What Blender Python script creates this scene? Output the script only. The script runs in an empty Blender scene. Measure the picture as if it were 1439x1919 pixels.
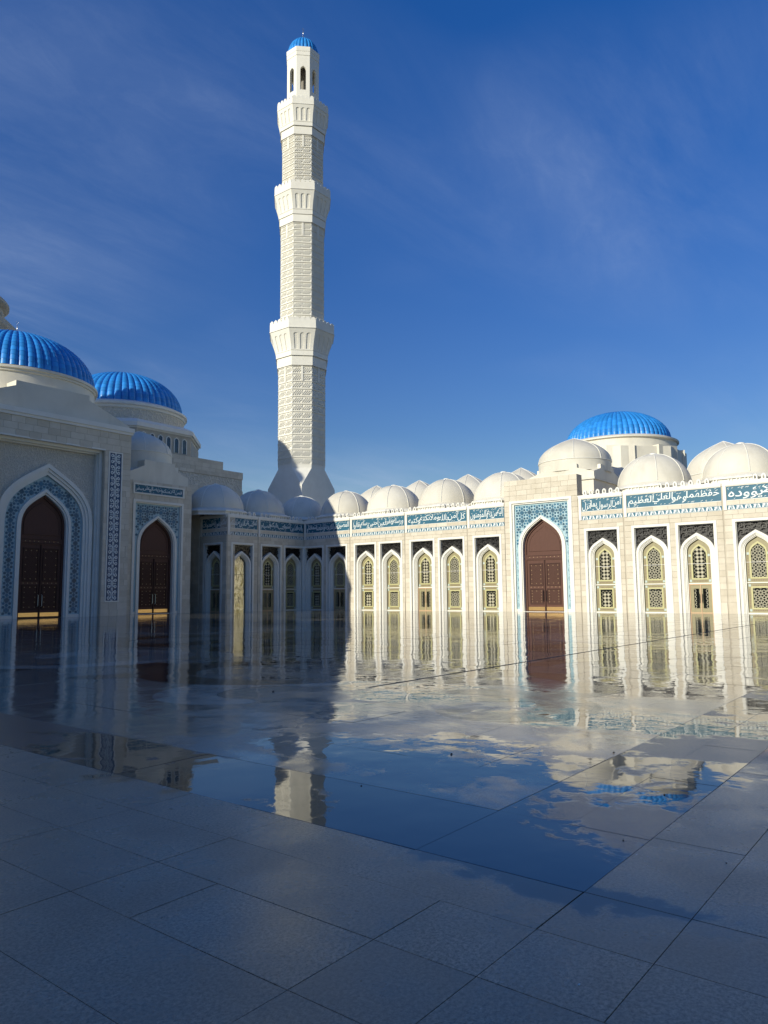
import bpy, bmesh, math, random
from math import sin, cos, tan, pi, radians, sqrt, atan2
from mathutils import Vector, Matrix
from mathutils.geometry import delaunay_2d_cdt
random.seed(7)
S = bpy.context.scene
COL = S.collection

# ------------------------------------------------------------------ camera
CAM = Vector((56.861, 55.640, 1.6))
yaw, pitch, roll = radians(-141.823), radians(6.291), radians(-0.489)
F = Vector((cos(yaw)*cos(pitch), sin(yaw)*cos(pitch), sin(pitch)))
R0 = F.cross(Vector((0, 0, 1))).normalized(); U0 = R0.cross(F)
Rv = R0*cos(roll)+U0*sin(roll); Uv = -R0*sin(roll)+U0*cos(roll)
cd = bpy.data.cameras.new('camera'); cam = bpy.data.objects.new('camera', cd); COL.objects.link(cam)
cd.sensor_fit = 'VERTICAL'; cd.sensor_height = 24.0; cd.lens = 24.0*1390.53/1919.0
cd.clip_start = 0.05; cd.clip_end = 3000
m = Matrix((Rv, Uv, -F)).transposed().to_4x4(); m.translation = CAM
cam.matrix_world = m
S.camera = cam

# ------------------------------------------------------------------ light
SUN_EL, SUN_DELTA = radians(20.5), radians(9.0)      # the sun stands over +X, a little towards -Y
sdir = Vector((cos(SUN_EL)*cos(SUN_DELTA), -cos(SUN_EL)*sin(SUN_DELTA), sin(SUN_EL)))
sl = bpy.data.lights.new('sun', 'SUN'); sl.energy = 5.0; sl.angle = radians(0.53); sl.color = (1.0, 0.95, 0.80)
so = bpy.data.objects.new('sun', sl); COL.objects.link(so)
so.rotation_euler = (-sdir).to_track_quat('-Z', 'Y').to_euler(); so.location = (60, -20, 90)
W = bpy.data.worlds.new('World'); S.world = W; W.use_nodes = True
nt = W.node_tree; nt.nodes.clear()
def N(t, typ, **k):
    n = t.nodes.new(typ)
    for a, b in k.items():
        if a[0] == '_': n.inputs[a[1:].replace('_', ' ')].default_value = b
        else: setattr(n, a, b)
    return n
out = N(nt, 'ShaderNodeOutputWorld'); bg = N(nt, 'ShaderNodeBackground'); bg.inputs[1].default_value = 0.088
sky = N(nt, 'ShaderNodeTexSky'); sky.sky_type = 'NISHITA'; sky.sun_disc = False
sky.sun_elevation = SUN_EL; sky.sun_rotation = atan2(sdir.x, sdir.y)
sky.altitude = 0; sky.air_density = 1.25; sky.dust_density = 0.25; sky.ozone_density = 3.0
hs = N(nt, 'ShaderNodeHueSaturation'); hs.inputs['Saturation'].default_value = 1.40; hs.inputs['Hue'].default_value = 0.524; hs.inputs['Value'].default_value = 1.0
nt.links.new(sky.outputs[0], hs.inputs['Color'])
tc = N(nt, 'ShaderNodeTexCoord')
sep = N(nt, 'ShaderNodeSeparateXYZ'); nt.links.new(tc.outputs['Generated'], sep.inputs[0])
def mth(t, op, a, b=None, c=None, clamp=False):
    n = t.nodes.new('ShaderNodeMath'); n.operation = op; n.use_clamp = clamp
    for i, x in enumerate((a, b, c)):
        if x is None: continue
        if isinstance(x, (int, float)): n.inputs[i].default_value = x
        else: t.links.new(x, n.inputs[i])
    return n.outputs[0]
zz = mth(nt, 'MAXIMUM', sep.outputs[2], 0.02); zz = mth(nt, 'ADD', zz, 0.12)
px = mth(nt, 'DIVIDE', sep.outputs[0], zz); py = mth(nt, 'DIVIDE', sep.outputs[1], zz)
cmb = N(nt, 'ShaderNodeCombineXYZ'); nt.links.new(px, cmb.inputs[0]); nt.links.new(py, cmb.inputs[1])
def noise(t, vec, scale, detail=4, rough=.5, dist=0.0, loc=None, rot=None, sc=None):
    if loc or rot or sc:
        mp = N(t, 'ShaderNodeMapping'); t.links.new(vec, mp.inputs[0]); vec = mp.outputs[0]
        if loc: mp.inputs['Location'].default_value = loc
        if rot: mp.inputs['Rotation'].default_value = rot
        if sc: mp.inputs['Scale'].default_value = sc
    n = N(t, 'ShaderNodeTexNoise'); t.links.new(vec, n.inputs['Vector'])
    n.inputs['Scale'].default_value = scale; n.inputs['Detail'].default_value = detail
    n.inputs['Roughness'].default_value = rough; n.inputs['Distortion'].default_value = dist
    return n.outputs[0]
def ramp(t, fac, stops, interp='LINEAR'):
    n = N(t, 'ShaderNodeValToRGB'); t.links.new(fac, n.inputs[0]); e = n.color_ramp.elements
    n.color_ramp.interpolation = interp
    while len(e) < len(stops): e.new(0.5)
    for i, (p, c) in enumerate(stops):
        e[i].position = p; e[i].color = (c, c, c, 1) if isinstance(c, (int, float)) else tuple(c)+(1,)
    return n.outputs[0]
def mix(t, fac, a, b, mode='MIX'):
    n = N(t, 'ShaderNodeMix'); n.data_type = 'RGBA'; n.blend_type = mode
    for s, x in ((n.inputs[0], fac), (n.inputs[6], a), (n.inputs[7], b)):
        if isinstance(x, (int, float)): s.default_value = x
        elif isinstance(x, tuple): s.default_value = tuple(x)+((1,) if len(x) == 3 else ())
        else: t.links.new(x, s)
    return n.outputs[2]
big = ramp(nt, noise(nt, cmb.outputs[0], 0.62, 3, .5, .3, loc=(3.1, 1.7, 0)), [(.44, 0), (.76, 1)])
wisp = ramp(nt, noise(nt, cmb.outputs[0], 1.1, 8, .62, .8, rot=(0, 0, .75), sc=(.8, 2.6, 1)), [(.34, 0), (.90, 1)])
fleck = ramp(nt, noise(nt, cmb.outputs[0], 9.0, 6, .7, .6, rot=(0, 0, -.5), sc=(1, 1.6, 1)), [(.45, 0), (.75, 1)])
veil = mth(nt, 'MULTIPLY', big, mth(nt, 'ADD', mth(nt, 'MULTIPLY', wisp, .46), mth(nt, 'MULTIPLY', mth(nt, 'MULTIPLY', fleck, wisp), .22)))
veil = mth(nt, 'ADD', veil, mth(nt, 'MULTIPLY', big, 0.05))
grad = ramp(nt, sep.outputs[2], [(0.0, (.86, .90, .98)), (.22, (.98, 1.04, 1.14)), (.65, (1.9, 1.62, 1.50)), (1.0, (1.9, 1.62, 1.50))])
skyg = mix(nt, 1.0, hs.outputs[0], grad, 'MULTIPLY')
skyc = mix(nt, veil, skyg, (5.0, 6.2, 8.6))
nt.links.new(skyc, bg.inputs[0]); nt.links.new(bg.outputs[0], out.inputs[0])
S.view_settings.view_transform = 'Standard'; S.view_settings.look = 'None'
S.view_settings.exposure = 0.0; S.view_settings.gamma = 1.0; S.view_settings.use_curve_mapping = False
S.render.engine = 'CYCLES'; S.cycles.max_bounces = 8; S.cycles.glossy_bounces = 4
S.cycles.use_denoising = True

# ------------------------------------------------------------------ materials
def mat(name):
    x = bpy.data.materials.new(name); x.use_nodes = True; t = x.node_tree
    return x, t, t.nodes['Principled BSDF']
def pos(t): return N(t, 'ShaderNodeNewGeometry').outputs['Position']
def island(t):
    a = N(t, 'ShaderNodeNewGeometry').outputs['Random Per Island']; b = N(t, 'ShaderNodeObjectInfo').outputs['Random']
    return mth(t, 'FRACT', mth(t, 'ADD', a, b))
def bump(t, b, h, dist, strength=1.0):
    n = N(t, 'ShaderNodeBump'); n.inputs['Distance'].default_value = dist; n.inputs['Strength'].default_value = strength
    t.links.new(h, n.inputs['Height']); t.links.new(n.outputs[0], b.inputs['Normal']); return n
def stone(name, c1, c2, rough=.75, vscale=1.3, isl=.5, bd=.004, grime=.12):
    x, t, b = mat(name); p = pos(t)
    f = noise(t, p, vscale, 6, .6)
    if isl: f = mth(t, 'ADD', mth(t, 'MULTIPLY', f, 1-isl*.6), mth(t, 'MULTIPLY', mth(t, 'SUBTRACT', island(t), .35), isl))
    c = mix(t, ramp(t, f, [(.25, 0), (.75, 1)]), c1, c2)
    st = ramp(t, noise(t, p, .6, 5, .6, .3, sc=(1, 1, .25)), [(.5, 0), (.8, 1)])
    c = mix(t, mth(t, 'MULTIPLY', st, grime), c, (c1[0]*.62, c1[1]*.6, c1[2]*.56))
    t.links.new(c, b.inputs['Base Color']); b.inputs['Roughness'].default_value = rough
    bump(t, b, noise(t, p, 26, 4, .6), bd)
    return x
M_BLOCK = stone('limestone_block', (.53, .47, .36), (.68, .62, .50), isl=.36)
M_WALL = stone('limestone_wall', (.40, .35, .27), (.52, .47, .37), isl=0)
M_TRIM = stone('white_trim_stone', (.72, .69, .60), (.78, .76, .68), rough=.6, isl=0, bd=.002)
M_DOME = stone('cream_dome_panel', (.60, .56, .46), (.72, .68, .57), rough=.6, isl=.25, bd=.002, vscale=.5, grime=.45)
M_MINA = stone('minaret_stone', (.72, .69, .60), (.81, .785, .69), rough=.7, isl=.3, bd=.003)
M_CORE = stone('lantern_core_stone', (.22, .20, .17), (.30, .28, .24), isl=0)  # dark grey-brown stone, used on the lantern core
def simple(name, c, rough=.5, metal=0.0, var=.15, vs=4.0, coat=0.0, isl=0.0):
    x, t, b = mat(name); p = pos(t)
    f = noise(t, p, vs, 5, .6)
    if isl: f = mth(t, 'ADD', mth(t, 'MULTIPLY', f, 1-isl), mth(t, 'MULTIPLY', island(t), isl))
    c = tuple(c)
    cc = mix(t, f, tuple(v*(1-var) for v in c), tuple(min(1, v*(1+var)) for v in c))
    t.links.new(cc, b.inputs['Base Color']); b.inputs['Roughness'].default_value = rough
    b.inputs['Metallic'].default_value = metal; b.inputs['Coat Weight'].default_value = coat
    return x
M_BLUE = simple('blue_glazed_metal', (.026, .235, .62), .42, 0, .24, 2.5, isl=.6)
M_TEAL = simple('teal_frieze', (.006, .105, .17), .55, 0, .25, 3)
M_TILE = simple('teal_tile', (.012, .095, .165), .35, 0, .55, 3, isl=.8)
M_GROUT = simple('pale_tile', (.33, .48, .52), .45, 0, .12, 6)
M_NAVY = simple('navy_panel', (.012, .055, .13), .4, 0, .2, 5)
M_LET = simple('white_letter', (.70, .74, .71), .5, 0, .05)
M_IRON = simple('black_metal', (.075, .073, .07), .26, .8, .2)
M_BRASS = simple('brass', (.80, .52, .22), .28, 1.0, .12, 9)
M_STEEL = simple('pale_metal', (.75, .74, .70), .3, 1.0, .1)
M_OLIVE = simple('olive_frame', (.27, .235, .12), .5, 0, .2)
M_YELL = simple('pale_green_frame', (.47, .44, .21), .5, 0, .12)
M_MINT = simple('mint_corner', (.42, .50, .46), .5, 0, .1)
M_BRICK = simple('brown_inset', (.19, .12, .08), .6, 0, .2)
M_LATT = simple('lattice_stone', (.43, .40, .28), .5, 0, .12)
M_TAN = simple('tan_wood', (.52, .34, .19), .5, 0, .12)
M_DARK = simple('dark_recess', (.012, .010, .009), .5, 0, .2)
M_GOLD = simple('gold_stud', (.72, .52, .30), .4, .7, .1)
def wood(name, c):
    x, t, b = mat(name); p = pos(t)
    f = noise(t, p, 3, 6, .65, .5, sc=(7, 7, .6))
    t.links.new(mix(t, f, tuple(v*.72 for v in c), tuple(v*1.25 for v in c)), b.inputs['Base Color'])
    b.inputs['Roughness'].default_value = .55; bump(t, b, f, .003); b.inputs['Specular IOR Level'].default_value = .22; return x
M_WOOD = wood('red_brown_wood', (.10, .044, .030)); M_WOOD2 = wood('red_brown_wood_edge', (.055, .022, .015))
x, t, b = mat('window_glass'); b.inputs['Base Color'].default_value = (.012, .014, .012, 1); b.inputs['Roughness'].default_value = .04
b.inputs['IOR'].default_value = 1.9; bump(t, b, noise(t, pos(t), .9, 2, .5, .8), .05); M_GLASS = x
x, t, b = mat('mirror_glass'); b.inputs['Base Color'].default_value = (.42, .40, .32, 1); b.inputs['Metallic'].default_value = .9
b.inputs['Roughness'].default_value = .04; bump(t, b, noise(t, pos(t), .8, 2, .5, .8, sc=(1.5, 1.5, .5)), .05); M_MIRR = x
# carved relief stone (fine arabesque relief)
def relief(name, c, sc, depth):
    x, t, b = mat(name); p = pos(t)
    v = N(t, 'ShaderNodeTexVoronoi'); v.feature = 'DISTANCE_TO_EDGE'; v.inputs['Scale'].default_value = sc
    d = N(t, 'ShaderNodeVectorMath'); d.operation = 'ADD'; w = N(t, 'ShaderNodeTexNoise'); w.inputs['Scale'].default_value = sc*.8
    t.links.new(p, w.inputs['Vector']); scn = N(t, 'ShaderNodeVectorMath'); scn.operation = 'SCALE'; scn.inputs['Scale'].default_value = .9/sc
    t.links.new(w.outputs[1], scn.inputs[0]); t.links.new(p, d.inputs[0]); t.links.new(scn.outputs[0], d.inputs[1]); t.links.new(d.outputs[0], v.inputs['Vector'])
    h = ramp(t, v.outputs[0], [(.04, 1), (.13, 0)])
    t.links.new(mix(t, h, tuple(q*.86 for q in c), c), b.inputs['Base Color']); b.inputs['Roughness'].default_value = .75
    bump(t, b, h, depth); return x
M_RELIEF = relief('carved_stone', (.62, .58, .49), 4.6, .03)
M_RELIEF2 = relief('carved_drum_stone', (.66, .61, .50), 1.7, .05)

# ------------ wet granite
def granite(name, base, wet=0.5, spread=.25, speck=.42, far=False, dark=False, ior=None, lines=False):
    x, t, b = mat(name); p = pos(t); L = t.links
    sp = N(t, 'ShaderNodeSeparateXYZ'); L.new(p, sp.inputs[0])
    grain = noise(t, p, 52, 5, .85); mott = noise(t, p, 1.5, 7, .66); blot = noise(t, p, .55, 4, .6, .6)
    # puddles: irregular shapes; the paving is drier near the camera
    pud = noise(t, p, .52, 6, .58, .55, loc=(4.2, 1.3, 0), sc=(1.0, .62, 1))
    X, Y = sp.outputs[0], sp.outputs[1]
    dry = mth(t, 'MAXIMUM', mth(t, 'MULTIPLY', mth(t, 'SUBTRACT', X, 52.95), .20), 0.0)
    dry = mth(t, 'ADD', dry, mth(t, 'MAXIMUM', mth(t, 'MULTIPLY', mth(t, 'SUBTRACT', Y, 53.75), .10), 0.0))
    dry = mth(t, 'ADD', dry, mth(t, 'MULTIPLY', mth(t, 'MULTIPLY', mth(t, 'SUBTRACT', 49.0, Y), .14, clamp=True), ramp(t, mth(t, 'MULTIPLY', mth(t, 'SUBTRACT', X, 44.0), .1), [(.1, 0), (.6, .55)])))
    mid = mth(t, 'MULTIPLY', ramp(t, mth(t, 'MULTIPLY', mth(t, 'SUBTRACT', X, 43.0), .1), [(0, 0), (.3, 1), (.66, 1), (.82, 0)]), ramp(t, mth(t, 'MULTIPLY', mth(t, 'SUBTRACT', Y, 44.0), .1), [(.0, 0), (.4, 1)]))
    dry = mth(t, 'ADD', dry, mth(t, 'MULTIPLY', mid, .012))
    dry = mth(t, 'SUBTRACT', dry, mth(t, 'MULTIPLY', mth(t, 'MULTIPLY', mth(t, 'SUBTRACT', 45.0, X), .12, clamp=True), .085))
    fine = mth(t, 'MULTIPLY', mth(t, 'SUBTRACT', noise(t, p, 4.2, 6, .66, .3), .5), .26)
    pud = mth(t, 'ADD', mth(t, 'SUBTRACT', pud, dry), mth(t, 'ADD', fine, wet-.5))
    wm = ramp(t, pud, [(.487, 0), (.522, 1)])
    halo = ramp(t, pud, [(.36, 0), (.50, 1)])
    c1 = mix(t, ramp(t, grain, [(.38, 0), (.62, 1)]), tuple(v*(1-speck) for v in base), tuple(v*(1+speck) for v in base))
    c1 = mix(t, mth(t, 'MULTIPLY', ramp(t, mott, [(.35, 0), (.65, 1)]), .55), c1, tuple(v*.60 for v in base))
    c1 = mix(t, mth(t, 'MULTIPLY', ramp(t, blot, [(.45, 0), (.7, 1)]), .22), c1, (base[0]*1.25, base[1]*1.18, base[2]*1.05))
    io = N(t, 'ShaderNodeObjectInfo').outputs['Random']
    c1 = mix(t, mth(t, 'MULTIPLY', io, .55), c1, tuple(v*.72 for v in base))
    c1 = mix(t, mth(t, 'MULTIPLY', halo, .35), c1, tuple(v*.60 for v in base))
    c1 = mix(t, wm, c1, tuple(v*.55 for v in base))
    L.new(c1, b.inputs['Base Color'])
    if far:
        yf = ramp(t, mth(t, 'MULTIPLY', mth(t, 'SUBTRACT', Y, 40.0), .1), [(.45, .0), (.95, 1)])
        xr = ramp(t, mth(t, 'MULTIPLY', mth(t, 'SUBTRACT', X, 40.0), .1), [(.30, .0), (.75, 1)])
        rr = mix(t, wm, mix(t, mth(t, 'MULTIPLY', xr, mth(t, 'ADD', mth(t, 'MULTIPLY', yf, .7), .3)), (.045, .045, .045), mix(t, ramp(t, noise(t, p, .95, 7, .66, .5, sc=(1, .7, 1)), [(.40, 0), (.56, 1)]), (.055, .055, .055), (.24, .24, .24))), (.02, .02, .02))
    elif dark:
        rr = ramp(t, wm, [(0, .27), (1, .035)])
    else:
        sheen = ramp(t, noise(t, p, 1.3, 5, .62, .4), [(.3, .20), (.7, .40)])
        rr = mix(t, wm, mix(t, mth(t, 'MULTIPLY', halo, .7), sheen, (.16, .16, .16)), (.02, .02, .02))
    L.new(rr, b.inputs['Roughness']); b.inputs['IOR'].default_value = (ior or (1.95 if (far or dark) else 1.52))
    # slow undulation of the surface (wavy mirror images), grain only where dry
    w1 = noise(t, p, .85, 2, .45, .3); w2 = noise(t, p, 4.0, 2, .5)
    h = mth(t, 'ADD', mth(t, 'MULTIPLY', w1, .006 if not far else .012), mth(t, 'MULTIPLY', w2, .0010 if not far else .0021))
    if far:      # every slab lies a hair out of level, so mirror images break at the joints
        gx, gy = (X, Y)
        ux, uy = mth(t, 'MULTIPLY', mth(t, 'SUBTRACT', gx, 51.87), 1/1.111), mth(t, 'MULTIPLY', mth(t, 'SUBTRACT', gy, 52.77), 1/1.6665)
        cell = N(t, 'ShaderNodeCombineXYZ'); L.new(mth(t, 'FLOOR', ux), cell.inputs[0]); L.new(mth(t, 'FLOOR', uy), cell.inputs[1])
        wn = N(t, 'ShaderNodeTexWhiteNoise'); wn.noise_dimensions = '2D'; L.new(cell.outputs[0], wn.inputs['Vector'])
        s2 = N(t, 'ShaderNodeSeparateXYZ'); L.new(wn.outputs['Color'], s2.inputs[0])
        fx, fy = mth(t, 'FRACT', ux), mth(t, 'FRACT', uy)
        tl = mth(t, 'ADD', mth(t, 'MULTIPLY', fx, mth(t, 'SUBTRACT', s2.outputs[0], .5)), mth(t, 'MULTIPLY', fy, mth(t, 'SUBTRACT', s2.outputs[1], .5)))
        h = mth(t, 'ADD', h, mth(t, 'MULTIPLY', tl, .0065))
        jn = mth(t, 'MINIMUM', mth(t, 'MINIMUM', fx, mth(t, 'SUBTRACT', 1.0, fx)), mth(t, 'MINIMUM', fy, mth(t, 'SUBTRACT', 1.0, fy)))
        jl = ramp(t, jn, [(.004, 1), (.010, 0)])
        c1 = mix(t, mth(t, 'MULTIPLY', s2.outputs[2], .35), c1, tuple(v*.6 for v in base)); c1 = mix(t, mth(t, 'MULTIPLY', jl, .8 if lines else 0.0), c1, (.02, .02, .02))
        L.new(c1, b.inputs['Base Color'])
        if lines: L.new(mix(t, jl, rr, (.6, .6, .6)), b.inputs['Roughness'])
    gr = mth(t, 'MULTIPLY', mth(t, 'MULTIPLY', grain, .0006 if not far else .00008), mth(t, 'SUBTRACT', 1.0, wm))
    bump(t, b, mth(t, 'ADD', h, gr), 1.0)
    return x
G_OUT = granite('grey_granite_paving', (.40, .29, .185), wet=.46, speck=.75)
G_DARK = granite('polished_dark_granite', (.022, .024, .028), wet=.56, dark=True)
G_IN = granite('inner_grey_granite', (.30, .262, .198), wet=.48, far=True, ior=1.7)
G_FAR = granite('distant_grey_granite', (.24, .225, .19), wet=.52, far=True, ior=1.5, lines=True)
G_LITE = granite('pale_granite', (.56, .50, .39), wet=.50, far=True, ior=2.2)
G_MID = granite('charcoal_granite', (.035, .034, .032), wet=.44, far=True, ior=1.6)
G_WALK = granite('pale_walkway_granite', (.50, .47, .38), wet=.30, far=True)
M_JOINT, t, b = mat('joint_filling')
t.links.new(mix(t, ramp(t, noise(t, pos(t), 1.7, 3, .6), [(.34, 0), (.56, 1)]), (.02, .02, .021), (.22, .20, .16)), b.inputs['Base Color']); b.inputs['Roughness'].default_value = .8

# ------------------------------------------------------------------ mesh helpers
class MB:
    def __init__(s): s.v = []; s.f = []
    def add(s, vs, fs):
        o = len(s.v); s.v += [tuple(p) for p in vs]; s.f += [tuple(i+o for i in f) for f in fs]; return s
    def box(s, x0, x1, y0, y1, z0, z1):
        return s.add([(x0,y0,z0),(x1,y0,z0),(x1,y1,z0),(x0,y1,z0),(x0,y0,z1),(x1,y0,z1),(x1,y1,z1),(x0,y1,z1)],
                     [(0,1,5,4),(1,2,6,5),(2,3,7,6),(3,0,4,7),(4,5,6,7),(3,2,1,0)])
    def plate(s, outer, holes=(), y0=0.0, y1=.1, back=False, mp=None):
        """polygon in x-z (counter-clockwise seen from -y) with holes, front at y0, depth to y1"""
        def area(p): return sum(p[i][0]*p[(i+1) % len(p)][1]-p[(i+1) % len(p)][0]*p[i][1] for i in range(len(p)))
        outer = list(outer) if area(outer) > 0 else list(outer)[::-1]
        loops = [outer]+[list(h) if area(h) < 0 else list(h)[::-1] for h in holes]
        flat = [q for l in loops for q in l]; n = len(flat)
        mp = mp or (lambda x, y, z: (x, y, z))
        vs = [mp(q[0], y0, q[1]) for q in flat]+[mp(q[0], y1, q[1]) for q in flat]; fs = []
        if len(loops) == 1:
            fs.append(tuple(range(n)))
            if back: fs.append(tuple(n+i for i in range(n))[::-1])
        else:
            es = []; o = 0
            for l in loops:
                es += [(o+i, o+(i+1) % len(l)) for i in range(len(l))]; o += len(l)
            cv, _, cf, _, _, _ = delaunay_2d_cdt([Vector(q) for q in flat], es, [], 0, 1e-7)
            def inside(x, z):
                c = False
                for l in loops:
                    for i in range(len(l)):
                        (xa, za), (xb, zb) = l[i], l[(i+1) % len(l)]
                        if (za > z) != (zb > z) and x < (xb-xa)*(z-za)/(zb-za)+xa: c = not c
                return c
            o = len(vs); keep = []
            for f in cf:
                cx_ = sum(cv[i].x for i in f)/len(f); cz_ = sum(cv[i].y for i in f)/len(f)
                if inside(cx_, cz_):
                    A = area([(cv[i].x, cv[i].y) for i in f]); keep.append(tuple(f) if A > 0 else tuple(f)[::-1])
            vs += [mp(c.x, y0, c.y) for c in cv]; fs += [tuple(o+i for i in f) for f in keep]
            if back:
                o2 = len(vs); vs += [mp(c.x, y1, c.y) for c in cv]; fs += [tuple(o2+i for i in f)[::-1] for f in keep]
        o = 0
        for l in loops:
            k = len(l)
            for i in range(k):
                j = (i+1) % k; fs.append((o+j, o+i, n+o+i, n+o+j))
            o += k
        return s.add(vs, fs)
    def prism(s, pts, z0, z1, cap=True):     # polygon in x-y, ccw from above
        n = len(pts); vs = [(p[0], p[1], z0) for p in pts]+[(p[0], p[1], z1) for p in pts]
        fs = [(i, (i+1) % n, n+(i+1) % n, n+i) for i in range(n)]
        if cap: fs += [tuple(range(n, 2*n)), tuple(range(n))[::-1]]
        return s.add(vs, fs)
    def frustum(s, n, ph, levels, cx=0, cy=0, cap=True):   # regular n-gon rings, apothem radii
        k = 1/cos(pi/n); vs = []; fs = []
        for z, a in levels:
            for i in range(n):
                an = ph+(i+.5)*2*pi/n; vs.append((cx+a*k*cos(an), cy+a*k*sin(an), z))
        for r in range(len(levels)-1):
            for i in range(n):
                j = (i+1) % n; fs.append((r*n+i, r*n+j, (r+1)*n+j, (r+1)*n+i))
        if cap: fs.append(tuple((len(levels)-1)*n+i for i in range(n)))
        return s.add(vs, fs)
    def lathe(s, prof, n=48, cx=0, cy=0, a0=0, a1=2*pi):
        full = abs(a1-a0-2*pi) < 1e-6; m_ = n if full else n+1; vs = []; fs = []
        for r, z in prof:
            for i in range(m_):
                an = a0+(a1-a0)*i/n; vs.append((cx+r*cos(an), cy+r*sin(an), z))
        for q in range(len(prof)-1):
            for i in range(n):
                j = (i+1) % m_; fs.append((q*m_+i, q*m_+j, (q+1)*m_+j, (q+1)*m_+i))
        return s.add(vs, fs)
    def tube(s, pts, r, n=5):
        vs = []; fs = []; P = [Vector(p) for p in pts]
        rr = r if isinstance(r, (list, tuple)) else [r]*len(P)
        for i, p in enumerate(P):
            d = (P[min(i+1, len(P)-1)]-P[max(i-1, 0)]).normalized()
            u = d.cross(Vector((0, 0, 1)) if abs(d.z) < .9 else Vector((1, 0, 0))).normalized(); w = d.cross(u)
            for k in range(n):
                an = 2*pi*k/n; q = p+(u*cos(an)+w*sin(an))*rr[i]; vs.append(q[:])
        for i in range(len(P)-1):
            for k in range(n):
                j = (k+1) % n; fs.append((i*n+k, (i+1)*n+k, (i+1)*n+j, i*n+j))
        return s.add(vs, fs+[tuple(range(n)), tuple((len(P)-1)*n+k for k in range(n))[::-1]])
    def ribbon(s, pts, w, y0, y1):           # flat band following a path in x-z
        n = len(pts); vs = []; fs = []
        for i, p in enumerate(pts):
            a = pts[max(i-1, 0)]; c = pts[min(i+1, n-1)]; dx, dz = c[0]-a[0], c[1]-a[1]; l = sqrt(dx*dx+dz*dz) or 1
            ww = w[i] if isinstance(w, (list, tuple)) else w
            nx, nz = -dz/l*ww/2, dx/l*ww/2
            vs += [(p[0]+nx, y0, p[1]+nz), (p[0]-nx, y0, p[1]-nz), (p[0]-nx, y1, p[1]-nz), (p[0]+nx, y1, p[1]+nz)]
        for i in range(n-1):
            a = i*4; c = a+4
            fs += [(a, a+1, c+1, c), (a+1, a+2, c+2, c+1), (a+3, a, c, c+3)]
        return s.add(vs, fs)
    def mesh(s, name, smooth=False):
        me = bpy.data.meshes.new(name); me.from_pydata(s.v, [], s.f); me.validate(clean_customdata=False)
        if smooth: me.polygons.foreach_set('use_smooth', [True]*len(me.polygons))
        me.update(); return me
def smooth_auto(me, ang=35):
    me.polygons.foreach_set('use_smooth', [True]*len(me.polygons))
    try: me.set_sharp_from_angle(angle=radians(ang))
    except Exception: pass
    return me
def link(o, parent=None):
    COL.objects.link(o)
    if parent: o.parent = parent
    return o
def thing(name, label, cat, loc=(0, 0, 0), group=None):
    o = bpy.data.objects.new(name, None); o.empty_display_size = .5; COL.objects.link(o); o.location = loc
    o['label'] = label; o['category'] = cat
    if group: o['group'] = group
    return o
def part(name, mb, material, parent=None, loc=(0, 0, 0), rot=0, smooth=None, kind=None, label=None):
    me = mb if isinstance(mb, bpy.types.Mesh) else mb.mesh(name)
    if not me.materials: me.materials.append(material)
    if smooth: smooth_auto(me, smooth)
    o = bpy.data.objects.new(name, me); link(o, parent)
    if parent and parent.type == 'EMPTY': loc = tuple(Vector(loc)-parent.location)
    o.location = loc; o.rotation_euler = (0, 0, rot)
    if kind: o['kind'] = kind
    if label: o['label'] = label
    return o
class Fr:                                    # a wall frame: x right, y into the wall, z up
    def __init__(s, ox, oy, rot): s.ox, s.oy, s.rot = ox, oy, rot
    def at(s, x=0, y=0, z=0): return (s.ox+x*cos(s.rot)-y*sin(s.rot), s.oy+x*sin(s.rot)+y*cos(s.rot), z)
CACHE = {}
def cached(key, fn):
    if key not in CACHE: CACHE[key] = fn()
    return CACHE[key]

def arch(a, s, t, n=9, base=None):
    """right half then left half of a pointed arch, from (a,s) over the apex to (-a,s)"""
    h = t-s; P = [(a, s), (a, s+.56*h), (.56*a, s+.71*h), (0, t)]; pts = []
    for i in range(n+1):
        u = i/n; k = [(1-u)**3, 3*u*(1-u)**2, 3*u*u*(1-u), u**3]
        pts.append((sum(k[j]*P[j][0] for j in range(4)), sum(k[j]*P[j][1] for j in range(4))))
    pts += [(-q[0], q[1]) for q in pts[-2::-1]]
    if base is not None: pts = [(a, base)]+pts+[(-a, base)]
    return pts
def arch_band(mb, ao, ai, s, to, ti, y0, y1, base=0.0, n=9):
    o = arch(ao, s, to, n, base); i = arch(ai, s, ti, n, base)
    return mb.plate(o+i[::-1], (), y0, y1)
def inside_arch(x, z, a, s, t):
    x = abs(x)
    if x > a or z > t: return False
    if z <= s: return True
    p = arch(a, s, t, 12)[:13]
    for i in range(12):
        (x0, z0), (x1, z1) = p[i], p[i+1]
        if z0 <= z <= z1: return x < x0+(x1-x0)*(z-z0)/max(z1-z0, 1e-6)
    return False

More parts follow.
